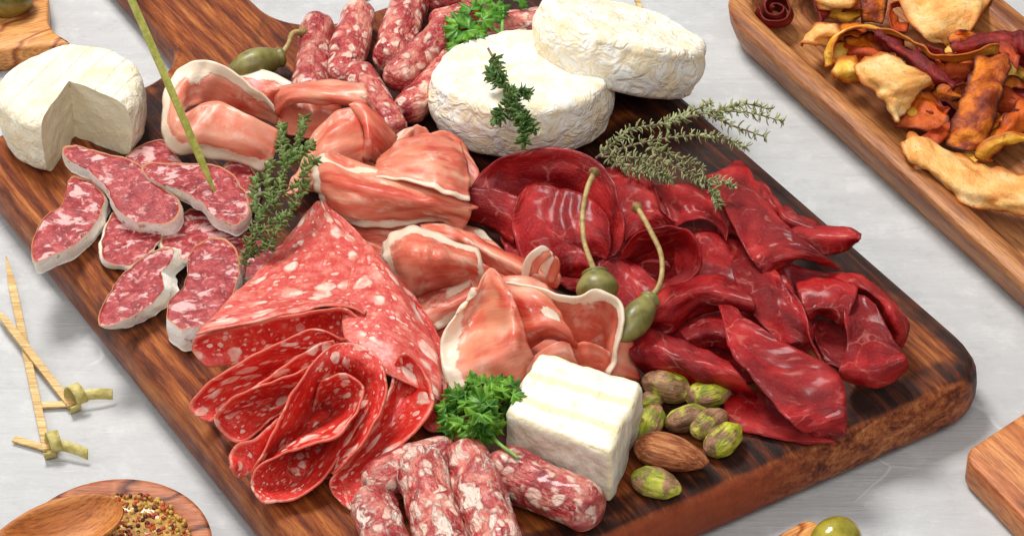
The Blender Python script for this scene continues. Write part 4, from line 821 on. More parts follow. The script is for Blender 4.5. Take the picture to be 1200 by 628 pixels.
bre('smooth tongue shaped slice below the ridge slice, in the middle of the heap', [[(860, 296, .9), (872, 282, 1.2), (890, 292, 1.3), (906, 318, 1.2)], [(858, 316, 1.1), (882, 312, 1.9), (904, 322, 2.0), (922, 334, 1.4)], [(868, 342, 1.2), (896, 338, 2.1), (920, 344, 2.0), (940, 356, 1.2)], [(886, 372, 1.0), (912, 368, 1.9), (935, 376, 1.7), (950, 386, 1.0)], [(915, 405, .6), (935, 402, 1.1), (952, 406, 1.0), (962, 426, .5)]])
bre('rippled slice bent down over the right side of the heap, rightmost tongue',
    [[(988, 360, 1.6), (998, 348, 2.2), (1012, 346, 2.3), (1026, 356, 1.8)], [(990, 384, 1.5), (1004, 378, 2.1), (1020, 376, 2.2), (1042, 388, 1.5)], [(992, 406, 1.2), (1008, 404, 1.8), (1030, 402, 1.9), (1054, 408, 1.2)], [(983, 434, 1.1), (1006, 432, 1.8), (1034, 430, 1.9), (1062, 421, 1.2)], [(988, 444, .6), (1008, 450, .7), (1034, 450, .8), (1062, 434, .8)], [(1000, 440, .2), (1014, 446, .2), (1036, 446, .2), (1056, 438, .3)]])
bre('crinkled arch on the left of the rightmost tongue', [[(932, 332, .9), (956, 325, 1.6), (982, 328, 2.0), (1006, 338, 2.0)], [(936, 346, 1.0), (958, 342, 1.9), (982, 344, 2.3), (1002, 352, 2.1)], [(944, 364, 1.0), (960, 360, 1.7), (978, 362, 2.0), (994, 372, 1.8)], [(948, 376, .7), (962, 370, 1.1), (974, 374, 1.3), (990, 386, 1.0)]], amp=.14)
bre('outer curved slice at the rightmost end of the heap', [[(958, 322, 1.0), (995, 321, 1.4), (1030, 335, 1.7), (1056, 360, 1.7), (1067, 384, 1.4), (1057, 408, .9)], [(975, 334, 1.2), (1002, 334, 1.8), (1024, 346, 2.1), (1044, 366, 2.1), (1052, 384, 1.7), (1050, 402, 1.2)], [(985, 350, .7), (1004, 350, .9), (1020, 358, 1.1), (1034, 376, 1.1), (1040, 390, .9), (1042, 404, .6)]], amp=.13, rowf=None)
bre('flat shadowed slice lying on the wood under the rightmost tongue', [[(945, 370, .3), (965, 372, .3), (1000, 380, .3)], [(955, 400, .2), (975, 405, .2), (1010, 410, .2)], [(968, 426, .12), (990, 436, .12), (1020, 440, .12)]])
bre('big flat front tongue pointing down to the right, nearest the board end',
    [[(840, 352, 1.3), (846, 352, 1.5), (854, 360, 1.4)], [(848, 380, 1.3), (868, 376, 2.1), (892, 384, 1.7)], [(856, 412, 1.3), (888, 408, 2.3), (930, 408, 1.7)], [(876, 438, 1.2), (916, 436, 2.3), (975, 430, 1.6)], [(905, 470, 1.1), (945, 466, 2.1), (990, 456, 1.4)], [(928, 497, .9), (960, 492, 1.6), (992, 486, 1.1)], [(944, 506, .6), (966, 506, .9), (992, 508, .6)], [(956, 512, .2), (972, 514, .2), (988, 514, .25)]], amp=.1)
bre('thin slice lying flat on the wood beneath the big front tongue', [[(846, 466, .25), (880, 456, .35), (912, 470, .35)], [(848, 486, .12), (888, 488, .35), (938, 492, .35)], [(860, 502, .06), (912, 512, .25), (978, 516, .3)], [(905, 510, .05), (945, 519, .1), (984, 519, .2)]], k=.3)
bre('long twisted slice just above the pistachios', [[(741, 394, 1.0), (756, 383, 1.6), (776, 390, 1.7), (820, 406, 1.5), (852, 424, 1.1)], [(738, 410, .9), (756, 404, 1.9), (785, 412, 2.1), (828, 424, 1.9), (868, 440, 1.2)], [(744, 426, .6), (764, 426, 1.3), (795, 434, 1.5), (836, 446, 1.2), (880, 454, .8)], [(752, 436, .2), (770, 442, .3), (802, 452, .3), (846, 461, .3), (890, 464, .2)]], amp=.13)
bre('slice with an upturned lip right of the right caper berry', [[(762, 348, 1.2), (805, 328, 1.7), (845, 324, 1.7), (876, 340, 1.3)], [(757, 364, 1.2), (792, 346, 2.2), (832, 338, 2.4), (884, 352, 1.6)], [(752, 378, .9), (788, 366, 1.8), (822, 352, 2.1), (884, 364, 1.2)], [(750, 388, .4), (786, 392, .7), (814, 370, 1.0), (856, 362, .7)]])
bre('narrow slice between the upturned lip and the twisted slice', [[(795, 388, 1.0), (825, 372, 1.3), (858, 378, 1.2)], [(805, 398, 1.2), (835, 388, 1.8), (866, 398, 1.5)], [(815, 410, .6), (842, 408, 1.0), (868, 420, .8)]])
bre('shaded bottom slice filling the gaps in the middle of the beef heap', [[(560, 270, .3), (700, 215, .4), (830, 225, .4), (870, 240, .4)], [(600, 310, .3), (720, 290, .3), (830, 290, .4), (900, 310, .4)], [(660, 335, .25), (760, 340, .3), (850, 340, .3), (940, 340, .4)], [(750, 400, .2), (800, 395, .2), (870, 400, .3), (960, 380, .3)], [(750, 432, .15), (800, 440, .15), (860, 450, .2), (950, 430, .2)]], k=.3, ruf=.3)
bre('wide thin sheet spread low between the cupped slice and the rightmost tongue', [[(792, 282, .9), (830, 274, 1.2), (868, 282, 1.1), (905, 300, 1.0)], [(790, 310, .8), (830, 304, 1.3), (872, 312, 1.3), (925, 330, 1.0)], [(800, 334, .6), (838, 336, .9), (880, 350, .9), (940, 366, .8)]])
bre('low sheet with a raised far edge under the tip that overhangs the board', [[(890, 318, 1.0), (918, 308, 1.6), (950, 316, 1.5), (985, 322, 1.1)], [(900, 334, .7), (925, 330, .9), (950, 338, .8), (984, 340, .7)], [(915, 352, .4), (935, 352, .5), (955, 360, .4), (985, 362, .4)]])
# ------------------------------------------------------------------ caper berries
def caper(body, r, stem, label, sr=.1):
    """body: axis from the flower end to the stem end, stem path with knob at its tip"""
    a_, b_ = P(body[0][0], body[0][1], BT+body[0][2]), P(body[1][0], body[1][1], BT+body[1][2]); L = (b_-a_).length
    root = empty('caper_berry', Vector(((a_+b_).x/2, (a_+b_).y/2, min(a_.z, b_.z)-r*.6))); tag(root, label, 'caper berry', 'caper berries with long stems')
    n = 20; path = [tuple(a_.lerp(b_, i/(n-1))) for i in range(n)]; rad = [r*max(.02, (math.sin(math.pi*min(1, (i/(n-1))*.93+.0))**.62)*(1-.28*max(0, i/(n-1)-.45)))+(.13 if i > n-3 else 0) for i in range(n)]
    V, F = tube(path, rad, None, None, seg=26, n=44); mesh_obj('berry', V, F, M['caper'], root)
    sp = [tuple(b_-(b_-a_).normalized()*.15)]+[tuple(P(x, y, BT+h)) for x, y, h in stem]
    V, F = tube(sp, [sr*1.3, sr*.95, sr, sr, sr*1.1], None, None, seg=10, n=40); mesh_obj('stem', V, F, M['stem'], root)
    e = Vector(sp[-1]); d = (e-Vector(sp[-2])).normalized()
    V, F = tube([tuple(e-d*.18), tuple(e), tuple(e+d*.12), tuple(e+d*.22)], [sr*1.0, sr*2.1, sr*2.0, sr*1.1], None, None, seg=9, n=12)
    V = [q+Vector((mn.noise(q*5), mn.noise(q*5+Vector((9, 0, 0))), 0))*.06 for q in V]; mesh_obj('stem_knob', V, F, M['knob'], root)
caper(((267, 84, .9), (332, 66, .9)), .66, [(338, 52, 1.2), (341, 42, 1.4), (346, 38, 1.4), (353, 38, 1.3)], 'caper berry on the board handle left of the small sausages', .11)
caper(((703, 360, 1.9), (697, 317, 2.6)), .8, [(690, 300, 2.9), (684, 280, 3.1), (683, 250, 3.4), (688, 222, 3.6), (696, 203, 3.7)], 'caper berry with the straighter stem in front of the large round red slice')
caper(((727, 400, 1.9), (764, 348, 2.4)), .58, [(774, 330, 2.7), (775, 300, 3.0), (763, 272, 3.2), (752, 252, 3.4), (747, 244, 3.4)], 'caper berry with the kinked stem, rightmost of the three')
# ------------------------------------------------------------------ picks
def flat_stick(name, pts, w_, t_, mat, parent, taper=True):
    C_ = curve([tuple(p) for p in pts], 24); V, F = [], []
    for i in range(24):
        d = Vector(C_[min(23, i+1)]-C_[max(0, i-1)]).normalized(); s_ = d.cross(Vector((0, 0, 1)));
        if s_.length < .05: s_ = Vector((1, 0, 0))
        s_.normalize(); u_ = s_.cross(d); f = min(1, .15+i/4) if taper else 1
        for a_, b_ in ((-1, -1), (1, -1), (1, 1), (-1, 1)): V.append(Vector(C_[i])+s_*(a_*w_/2*f)+u_*(b_*t_/2*f))
    F = [(i*4+j, i*4+(j+1) % 4, (i+1)*4+(j+1) % 4, (i+1)*4+j) for i in range(23) for j in range(4)]+[(3, 2, 1, 0), (92, 93, 94, 95)]
    o = mesh_obj(name, V, F, mat, parent, smooth=False); b = o.modifiers.new('soft', 'BEVEL'); b.width = .02; b.segments = 2; return o
def strip_loop(name, path, w_, mat, parent, wd=(0, 0, 1)):
    C_ = curve([tuple(p) for p in path], 30); V, F = [], []; wd = Vector(wd).normalized()
    for i in range(30): V += [Vector(C_[i])-wd*w_/2, Vector(C_[i])+wd*w_/2]
    F = [(2*i, 2*i+2, 2*i+3, 2*i+1) for i in range(29)]
    o = mesh_obj(name, V, F, mat, parent); m = o.modifiers.new('thickness', 'SOLIDIFY'); m.thickness = .06; m.offset = 0; return o
def pick(tip, end, knot, t0, t1, label, zt, ze):
    root = empty('cocktail_pick', P(end[0], end[1], 0)); tag(root, label, 'cocktail pick', 'bamboo picks with knotted ends lying on the table')
    a_, b_ = P(tip[0], tip[1], zt), P(end[0], end[1], ze); flat_stick('shaft', [a_, a_.lerp(b_, .5), b_], .3, .14, M['bamboo'], root)
    kx, ky = knot; d = (b_-a_).normalized(); s_ = d.cross(Vector((0, 0, 1))).normalized(); o_ = P(kx, ky, ze+.1)
    flat_stick('tail', [P(t0[0], t0[1], .12), o_-Vector((0, 0, .15))], .3, .09, M['bamboo'], root, False)
    loop = [o_+d*(.42*math.cos(t))*1+Vector((0, 0, .5*math.sin(t)+.15))+s_*(.05*t-.1) for t in [i*2*math.pi/10 for i in range(11)]]
    strip_loop('knot_loop', loop, .42, M['bamboogreen'], root, s_)
    e = P(t1[0], t1[1], .35); strip_loop('knot_end', [o_-s_*.0+Vector((0, 0, .1)), o_.lerp(e, .3)+Vector((0, 0, .18)), o_.lerp(e, .7)+Vector((0, 0, .12)), e], .4, M['bamboogreen'], root, (0, .62, .78))
pick((7, 300), (55, 527), (63, 524), (16, 514), (103, 532), 'bamboo pick lying nearly upright in the photo, its knot nearest the spoon', .13, .18)
pick((-6, 360), (84, 476), (89, 469), (46, 475), (132, 462), 'bamboo pick crossing over the other one, its knot at the right', .42, .2)
def tipbit(x0, y0, x1, y1, label):
    root = empty('cocktail_pick', P(x1, y1, 0)); tag(root, label, 'cocktail pick'); flat_stick('shaft', [P(x0, y0, .12), P((x0+x1)/2, (y0+y1)/2, .12), P(x1, y1, .12)], .2, .1, M['bamboo'], root)
tipbit(413, 5, 470, -25, 'tip of a pick on the table at the top edge above the back sausages'); tipbit(752, 13, 738, -20, 'tip of a pick at the top edge just above the tilted cheese')
root = empty('cocktail_pick', P(255, 234, BT+1.6)); tag(root, 'long green pick standing upright in a sausage slice', 'cocktail pick')
a_, b_ = P(255, 233, BT+1.35), P(148, -14, BT+8.6); flat_stick('shaft', [a_, a_.lerp(b_, .5)+Vector((0, 0, .05)), b_], .27, .14, M['bamboopick'], root)
# ------------------------------------------------------------------ herbs
def leaf(V, F, o, d, up, L, Wd):
    s_ = d.cross(up).normalized(); b = len(V); cu = .18*L
    for t, w_, z in ((0, .12, 0), (.35, .9, .35), (.7, .8, .5), (1, .05, .2)):
        for k in (-1, 0, 1): V.append(o+d*(L*t)+s_*(k*w_*Wd/2)+up*(cu*z+abs(k)*Wd*.16*w_))
    for i in range(3):
        for k in range(2): F.append((b+i*3+k, b+i*3+k+1, b+(i+1)*3+k+1, b+(i+1)*3+k))
def thyme(stems, mat, label, L=.42, step=.3, sr=.05, dens=7, Wd=.17, ):
    allp = [P(x, y, BT+h) for st in stems for x, y, h in st]; root = empty('thyme_sprig', min(allp, key=lambda q: q.z)); tag(root, label, 'thyme', 'thyme sprigs')
    LV, LF, parts = [], [], []
    for st in stems:
        pth = [tuple(P(x, y, BT+h)) for x, y, h in st]; n = max(8, int(sum((Vector(pth[i])-Vector(pth[i+1])).length for i in range(len(pth)-1))/step))
        C_ = curve(pth, n); parts.append(tube([tuple(c_) for c_ in C_], [sr, sr*.8, sr*.45], None, None, seg=6, n=n*2))
        for i in range(n):
            t = i/(n-1)
            if t < .06 and len(st) > 3: continue
            d = Vector(C_[min(n-1, i+1)]-C_[max(0, i-1)]).normalized(); a0 = random.random()*6.28
            ref = Vector((0, 0, 1)) if abs(d.z) < .9 else Vector((1, 0, 0)); u_ = (ref-d*ref.dot(d)).normalized(); s_ = d.cross(u_)
            for k in range(dens+(2 if t > .85 else 0)):
                an = a0+k*6.28/dens+random.uniform(-.4, .4); r_ = u_*math.cos(an)+s_*math.sin(an); ld = (r_*random.uniform(.7, 1.1)+d*random.uniform(.0, .9)).normalized()
                lf_up = (d-ld*d.dot(ld)).normalized(); sz = L*random.uniform(.5, 1.25)*(1-.2*t)
                leaf(LV, LF, Vector(C_[i])+d*random.uniform(-.06, .06), ld, -lf_up if random.random() < .5 else lf_up, sz, Wd*random.uniform(.8, 1.2)*sz/L)
    V, F = merge(parts); mesh_obj('stem', V, F, M['twig'], root)
    o = mesh_obj('leaves', LV, LF, mat, root); m = o.modifiers.new('thickness', 'SOLIDIFY'); m.thickness = .025
thyme([[(286, 325, 1.0), (290, 290, 2.0), (305, 255, 2.6), (325, 225, 2.9), (335, 195, 3.1), (350, 165, 3.2), (357, 140, 3.2)], [(305, 255, 2.6), (298, 230, 2.7), (300, 212, 2.8)], [(320, 232, 2.8), (350, 215, 3.0), (360, 195, 3.1), (370, 188, 3.0)],
       [(312, 295, 1.9), (325, 270, 2.4), (345, 240, 2.7), (358, 215, 2.8)], [(335, 195, 3.1), (330, 170, 3.2), (330, 148, 3.2)], [(298, 280, 2.2), (318, 262, 2.5), (335, 250, 2.6)], [(340, 190, 3.1), (355, 178, 3.1), (366, 168, 3.1)], [(292, 300, 1.6), (306, 290, 1.9), (318, 286, 1.9)], [(322, 240, 2.7), (312, 215, 2.9), (318, 190, 3.0)]],
      M['thyme'], 'bushy green thyme sprig standing between the sausage slices and the prosciutto', .34, .27)
thyme([[(572, 57, 3.5), (584, 80, 3.5), (590, 98, 3.5), (602, 118, 3.5), (612, 145, 3.5), (614, 166, 3.5)], [(590, 98, 3.5), (580, 92, 3.7), (574, 86, 3.7)], [(600, 118, 3.7), (588, 134, 3.7), (582, 138, 3.7)], [(606, 125, 3.7), (616, 140, 3.8), (626, 152, 3.7)], [(598, 112, 3.7), (610, 108, 3.8), (618, 110, 3.8)]],
      M['thymedark'], 'dark green thyme sprig lying on top of the flat round white cheese', .44, .3, .05, 8, .17)
thyme([[(698, 186, 1.6), (715, 172, 2.0), (740, 152, 2.4), (780, 145, 2.6), (830, 132, 2.5), (875, 132, 2.3), (916, 142, 2.0)], [(700, 184, 1.7), (750, 168, 2.2), (800, 160, 2.4), (840, 160, 2.3), (872, 172, 2.0)], [(705, 184, 1.9), (745, 185, 2.4), (780, 192, 2.6), (810, 206, 2.7), (835, 222, 2.7), (842, 240, 2.6)],
       [(780, 145, 2.6), (800, 136, 2.6), (830, 122, 2.4)], [(820, 214, 2.7), (842, 212, 2.8), (858, 218, 2.7)], [(830, 134, 2.5), (860, 148, 2.3), (895, 160, 2.0)], [(750, 186, 2.4), (770, 202, 2.5), (785, 210, 2.5)], [(715, 186, 2.1), (740, 200, 2.3), (760, 205, 2.4)], [(840, 132, 2.4), (870, 122, 2.3), (900, 128, 2.1)], [(760, 168, 2.3), (775, 178, 2.4), (800, 186, 2.4), (822, 198, 2.4)]],
      M['thymegrey'], 'large grey green thyme sprig between the white cheeses and the dark red meat', .36, .27, .055, 8, .12)
def frill(V, F, o, d, up, R, lobes=5, curl=.5, seed=0):
    s_ = d.cross(up).normalized(); up = s_.cross(d).normalized(); n = 48; b = len(V); V.append(o); rings = 5
    for k in range(1, rings+1):
        for i in range(n+1):
            a_ = (i/n-.5)*math.radians(235); q = abs(math.cos(a_*lobes/1.25)); r_ = R*(.6+.4*q**.7)*(.9+.3*mn.noise(Vector((a_*2, seed*3.3, 0))))*(1+(.2 if i % 3 == 1 else -.06)*(k/rings)**2)*(1-.14*abs(a_))
            rr_ = r_*k/rings; z = curl*R*(k/rings)**2*(.5*math.sin(a_*lobes*1.3+seed)+.35*math.sin(a_*11+seed*2)*.6)-(.25*R*(k/rings)**2)
            V.append(o+d*(rr_*math.cos(a_))+s_*(rr_*math.sin(a_))+up*z)
    for i in range(n): F.append((b, b+1+i, b+2+i))
    for k in range(rings-1):
        for i in range(n): F.append((b+1+k*(n+1)+i, b+1+(k+1)*(n+1)+i, b+2+(k+1)*(n+1)+i, b+2+k*(n+1)+i))
def parsley(name, leaves, stems, mat, label, curl, base):
    root = empty(name, P(*base)); tag(root, label, 'parsley')
    V, F = [], []
    for i, (x, y, h, ang, R, tilt) in enumerate(leaves):
        o = P(x, y, BT+h); e = P(x+math.cos(math.radians(ang))*10, y-math.sin(math.radians(ang))*10, BT+h); d = (e-o).normalized(); d = (d+Vector((0, 0, tilt))).normalized()
        up = (Vector((random.uniform(-.35, .35), -.45+random.uniform(-.3, .3), 1))).normalized(); frill(V, F, o-d*(R*.35), d, up, R, 5, curl, i+1)
    o = mesh_obj('leaves', V, F, mat, root); m = o.modifiers.new('thickness', 'SOLIDIFY'); m.thickness = .02
    V, F = merge([tube([tuple(P(x, y, BT+h)) for x, y, h in st], [.09, .07, .05], None, None, seg=8, n=14) for st in stems]); mesh_obj('stem', V, F, M['pstem'], root)
rr = random.Random(3); LV = []
for i in range(40):
    a_ = rr.uniform(0, 6.28); q = rr.random()**.5; x = 562+44*q*math.cos(a_)+ (4 if math.sin(a_) < 0 else 0); y = 482+40*q*math.sin(a_)-(12 if math.cos(a_) > .3 else 0)
    LV.append((x, y, 1.2+1.5*(1-q)+rr.uniform(0, .4), math.degrees(math.atan2(-(y-482), x-562))+rr.uniform(-50, 50), rr.uniform(.48, .72), rr.uniform(-.3, .6)))
LV += [(600, 446, 2.6, 70, .5, .3), (592, 455, 2.5, 40, .5, .3), (535, 462, 2.2, 130, .5, .3), (545, 468, 2.3, 110, .5, .2), (517, 476, 1.8, 170, .45, 0), (520, 492, 1.7, 200, .45, 0), (606, 462, 2.5, 0, .45, .2)]
parsley('parsley_sprig', LV, [[(562, 490, 1.2), (580, 515, 1.9), (608, 537, 2.0)], [(562, 490, 1.2), (552, 470, 1.6), (540, 465, 1.9)], [(562, 490, 1.2), (585, 470, 1.8), (600, 450, 2.2)]], M['parsley'], 'bunch of curly green parsley between the salami and the cheese block', .5, (562, 500, BT+.6))
LV = [(540, 22, 2.4, 110, 0.89, .2), (530, 38, 2.2, 200, 0.83, 0), (536, 56, 2.1, 240, 0.77, -.1), (552, 50, 2.2, 285, 0.65, 0), (556, 30, 2.5, 30, 0.83, .2), (575, 12, 2.5, 60, 0.83, .2), (588, 8, 2.3, 10, 0.71, .1), (565, 0, 2.4, 100, 0.83, .2), (548, 8, 2.5, 140, 0.77, .2), (532, 24, 2.3, 170, 0.71, .1), (562, 40, 2.4, 310, 0.59, 0), (612, 2, 2.0, 20, 0.47, 0), (545, 40, 2.5, 260, 0.71, .1), (572, 24, 2.6, 0, 0.59, .1)]
parsley('parsley_sprig', LV, [[(600, 50, 1.6), (582, 36, 2.1), (566, 26, 2.3), (545, 30, 2.3)], [(588, 40, 2.0), (589, 25, 2.2), (590, 8, 2.3)]], M['parsleylight'], 'flat light green parsley sprig lying on the back sausages beside the white cheeses', .22, (600, 50, BT+1.4))
# ------------------------------------------------------------------ mustard bowl and spoon
def lathe(name, prof, mat, parent, n=72, sx=1, sy=1):
    V = [Vector((parent.location.x+r*sx*math.cos(2*math.pi*i/n), parent.location.y+r*sy*math.sin(2*math.pi*i/n), z)) for r, z in prof for i in range(n)]
    F = [(k*n+i, k*n+(i+1) % n, (k+1)*n+(i+1) % n, (k+1)*n+i) for k in range(len(prof)-1) for i in range(n)]
    return mesh_obj(name, V, F, mat, parent)
bc_ = P(133, 638, 1.6); bl = empty('wooden_bowl', (bc_.x, bc_.y, 0)); tag(bl, 'small olive wood bowl of grainy mustard at the lower left', 'bowl')
lathe('bowl_body', [(.0, .03), (1.6, .03), (2.2, .2), (2.9, .8), (3.25, 1.3), (3.36, 1.52), (3.33, 1.6), (3.2, 1.63), (2.7, 1.6), (2.5, 1.4), (2.0, .9), (.0, .5)], M['darkolive'], bl)
def mustard():
    V, F = [], []; n = 60; rad = 24
    for k in range(rad+1):
        for i in range(n):
            r_ = 2.66*k/rad; x, y = r_*math.cos(2*math.pi*i/n), r_*math.sin(2*math.pi*i/n)
            V.append(Vector((bc_.x+x, bc_.y+y, 1.62+.1*mn.noise(Vector((x*1.2, y*1.2, 0)))+.06*mn.noise(Vector((x*4, y*4, 0)))-.12*(k/rad)**6)))
    F = [(k*n+i, (k+1)*n+i, (k+1)*n+(i+1) % n, k*n+(i+1) % n) for k in range(rad) for i in range(n)]
    root = mesh_obj('mustard', V, F, simple('mustard_paste', c(150, 104, 40), c(204, 160, 76), 3, .3, .08, .2, .4), origin=(bc_.x, bc_.y, 1.5))
    tag(root, 'coarse yellow mustard with red and brown seeds filling the bowl', 'mustard')
    sd = [('brown_seeds', simple('red_seed', c(140, 44, 18), c(196, 90, 40), 3, .3, .03, 0, .4)), ('dark_seeds', simple('dark_seed', c(60, 20, 22), c(100, 40, 36), 3, .3, .03, 0, .4)), ('yellow_seeds', simple('yellow_seed', c(170, 130, 50), c(214, 180, 90), 3, .3, .03, 0, .4))]
    rg = random.Random(5)
    for (nm, mt), cnt in zip(sd, (420, 150, 300)):
        V, F = [], []
        for _ in range(cnt):
            r_ = 2.6*math.sqrt(rg.random()); t = rg.uniform(0, 6.28); o = Vector((bc_.x+r_*math.cos(t), bc_.y+r_*math.sin(t), 1.63+.1*mn.noise(Vector((r_*math.cos(t)*1.2, r_*math.sin(t)*1.2, 0)))+rg.uniform(-.05, .02))); s_ = rg.uniform(.05, .1); b = len(V)
            m_, l_ = 8, 5; rx = rg.uniform(.8, 1.3)
            for j in range(l_+1):
                for i in range(m_): V.append(o+Vector((s_*rx*math.sin(math.pi*j/l_)*math.cos(6.2832*i/m_), s_*math.sin(math.pi*j/l_)*math.sin(6.2832*i/m_), s_*math.cos(math.pi*j/l_))))
            F += [(b+j*m_+i, b+j*m_+(i+1) % m_, b+(j+1)*m_+(i+1) % m_, b+(j+1)*m_+i) for j in range(l_) for i in range(m_)]
        o = mesh_obj(nm, V, F, mt, origin=(bc_.x, bc_.y, 1.5)); o.parent = root; o.location = (0, 0, 0); o['kind'] = 'stuff'
mustard()
def spoon():
    tip, bk = P(142, 590, 2.75), P(0, 640, 2.75); d = (tip-bk).normalized(); s_ = Vector((-d.y, d.x, 0)); L = 4.3; root_c = tip-d*L/2
    V, F = [], []; nL, nW = 44, 22
    def hw(t):                                                               # half width along the spoon from the tip
        if t < 1: return 1.3*math.sqrt(max(0, 1-(abs(t-.47)/.47)**2.0)) if t < .47 else max(.36, 1.3*(1-((t-.47)/.75)**2)**1)
        return .36
    def row(t, side, k):
        w_ = hw(t); u = -1+2*k/nW; dep = .85*max(0, 1-((t-.48)/.48)**2)**.7*max(0, 1-(u/.88)**2)**.8 if t < .98 else 0
        x = tip-d*(L*t)+s_*(w_*u); return x+Vector((0, 0, (-dep if side else -dep-.14-(.1*(1-u*u)))))
    T_ = [.0005+(3.2)*(i/nL)**1.35 for i in range(nL+1)]
    for side in (1, 0):
        for t in T_:
            for k in range(nW+1): V.append(row(t, side, k))
    m_ = (nL+1)*(nW+1)
    for i in range(nL):
        for k in range(nW):
            a_ = i*(nW+1)+k; F += [(a_, a_+nW+1, a_+nW+2, a_+1), (m_+a_, m_+a_+1, m_+a_+nW+2, m_+a_+nW+1)]
        a_ = i*(nW+1); F += [(a_, m_+a_, m_+a_+nW+1, a_+nW+1), (a_+nW, a_+nW+nW+1, m_+a_+nW+nW+1, m_+a_+nW)]
    yaw = math.atan2(d.y, d.x); rot = Matrix.Rotation(-yaw, 3, 'Z')
    o = mesh_obj('wooden_spoon', [rot@(q-root_c) for q in V], F, M['spoon'], origin=(0, 0, 0)); o.location = root_c; o.rotation_euler = (0, 0, yaw); tag(o, 'light brown wooden spoon resting over the mustard bowl', 'spoon')
spoon()
# ------------------------------------------------------------------ chips in the tray
CB = .55
def chip(kind, label, *ps, **kw):
    return sheet('vegetable_chip', [(p, dict(dict(k=.12, amp=.1, ruf=.25, freq=1.2, base=CB, wr=.06, flat=.8, rowf=.35, pl=.09, ew=.5), **kw)) for p in ps], CH[kind], label, 'vegetable chip', 'dried vegetable chips in the wooden tray', thick=.07)
def spiral(cx, cy, r0, r1, turns, h, wd, n=26, tilt=.5, x1=0):
    a, b = [], []
    for i in range(n):
        t = i/(n-1); an = t*turns*6.283+2.5; r = r0+(r1-r0)*t; x = cx+r*math.cos(an); y = cy+r*.75*math.sin(an); a.append((x, y, h-.02*math.sin(an)*r)); b.append((x+x1, y+wd*12, h-wd))
    return [a, b]
chip('beet', 'rolled dark red chip at the upper left corner of the tray', spiral(909, 8, 4, 22, 2.1, 1.5, .9), k=0, amp=.04, rowf=None, wr=0)
chip('beet', 'dark red curled strip right of the rolled chip', [[(936, -12, 1.3), (950, -6, 1.5), (958, 10, 1.3), (964, 26, .8)], [(946, -16, .9), (960, -10, 1.1), (966, 8, .9), (962, 30, .4)]])
chip('cream', 'pale chip with yellow curl at the top edge of the tray', [[(950, -20, 1.5), (975, -22, 1.7), (1000, -14, 1.6)], [(954, -2, 1.5), (978, 2, 2.0), (1004, 4, 1.6)], [(960, 12, 1.0), (976, 10, 1.3), (996, 12, 1.1)]])
chip('yellow', 'brownish yellow chip lying flat below the pale curl at the top edge', [[(968, 0, .9), (990, 4, 1.0), (1016, 0, 1.1)], [(964, 14, .7), (990, 20, .9), (1014, 18, .9)], [(966, 22, .3), (990, 26, .4), (1010, 24, .4)]])
chip('burnt', 'narrow dark orange chip standing at the top edge beside the large pale leaf', [[(1008, -16, 1.6), (1024, -18, 1.8), (1042, -14, 1.6)], [(1008, 10, 1.2), (1024, 8, 1.6), (1040, 8, 1.3)], [(1010, 28, .6), (1022, 26, .8), (1034, 30, .5)]])
chip('carrot', 'bright red orange curl hugging the large pale leaf chip', [[(1068, -6, 1.6), (1050, 2, 1.6), (1040, 14, 1.5), (1046, 30, 1.1), (1064, 35, .8)], [(1074, -2, 1.2), (1054, 8, 1.0), (1048, 16, .9), (1052, 28, .7), (1066, 30, .6)]])
chip('cream', 'largest pale leaf shaped chip at the top of the tray', [[(1046, -14, 1.3), (1090, -24, 1.7), (1140, -16, 1.8), (1166, -4, 1.3)], [(1056, 12, 1.3), (1092, 8, 2.1), (1130, 8, 2.1), (1152, 14, 1.3)], [(1072, 34, 1.1), (1096, 32, 1.7), (1122, 30, 1.6), (1138, 36, 1.1)], [(1098, 52, .6), (1108, 54, .7), (1116, 52, .7), (1124, 46, .6)]])
chip('yellow', 'long thin yellow chip rim winding across the middle of the tray',
     [[(978, 74, 1.4), (976, 58, 1.9), (986, 40, 2.1), (1008, 31, 2.2), (1040, 36, 2.2), (1070, 48, 2.2), (1096, 64, 2.1), (1130, 64, 2.2), (1160, 54, 2.3), (1178, 52, 2.2)], [(968, 80, .7), (966, 62, 1.0), (978, 42, 1.1), (1008, 32, 1.2), (1042, 40, 1.2), (1074, 52, 1.2), (1098, 70, 1.1), (1130, 72, 1.2), (1160, 64, 1.3), (1180, 60, 1.3)]], k=0, amp=.05, ruf=.05, rowf=None, wr=0)
chip('cream', 'curled yellowish chip at the left side, nearest the tray rim', [[(940, 56, .9), (944, 40, 1.2), (960, 30, 1.5), (984, 30, 1.6)], [(950, 54, 1.2), (956, 44, 1.7), (970, 38, 1.9), (986, 38, 1.8)], [(968, 54, .7), (972, 52, .9), (980, 48, 1.0), (986, 48, 1.0)]])
chip('yellow', 'small yellow tab under the winding chip', [[(975, 52, 1.0), (988, 48, 1.2), (994, 58, 1.0)], [(970, 70, .9), (984, 66, 1.2), (992, 68, .9)], [(974, 78, .4), (982, 76, .6), (990, 72, .5)]])
chip('burnt', 'dark brown orange chip inside the loop of the winding chip', [[(988, 44, 1.0), (1020, 40, 1.3), (1050, 50, 1.3)], [(992, 62, .9), (1025, 60, 1.2), (1060, 74, 1.1)], [(1000, 74, .3), (1030, 78, .5), (1066, 94, .4)]])
chip('beet', 'twisted glossy maroon stick lying across the other chips', [[(1026, 32, 2.5), (1046, 44, 2.6), (1068, 58, 2.6), (1096, 76, 2.3), (1122, 98, 1.7)], [(1026, 42, 2.2), (1044, 56, 2.6), (1064, 68, 2.6), (1092, 88, 2.2), (1118, 104, 1.5)], [(1030, 48, 1.6), (1046, 62, 1.8), (1066, 76, 1.8), (1096, 98, 1.4), (1120, 106, 1.2)]], amp=.16)
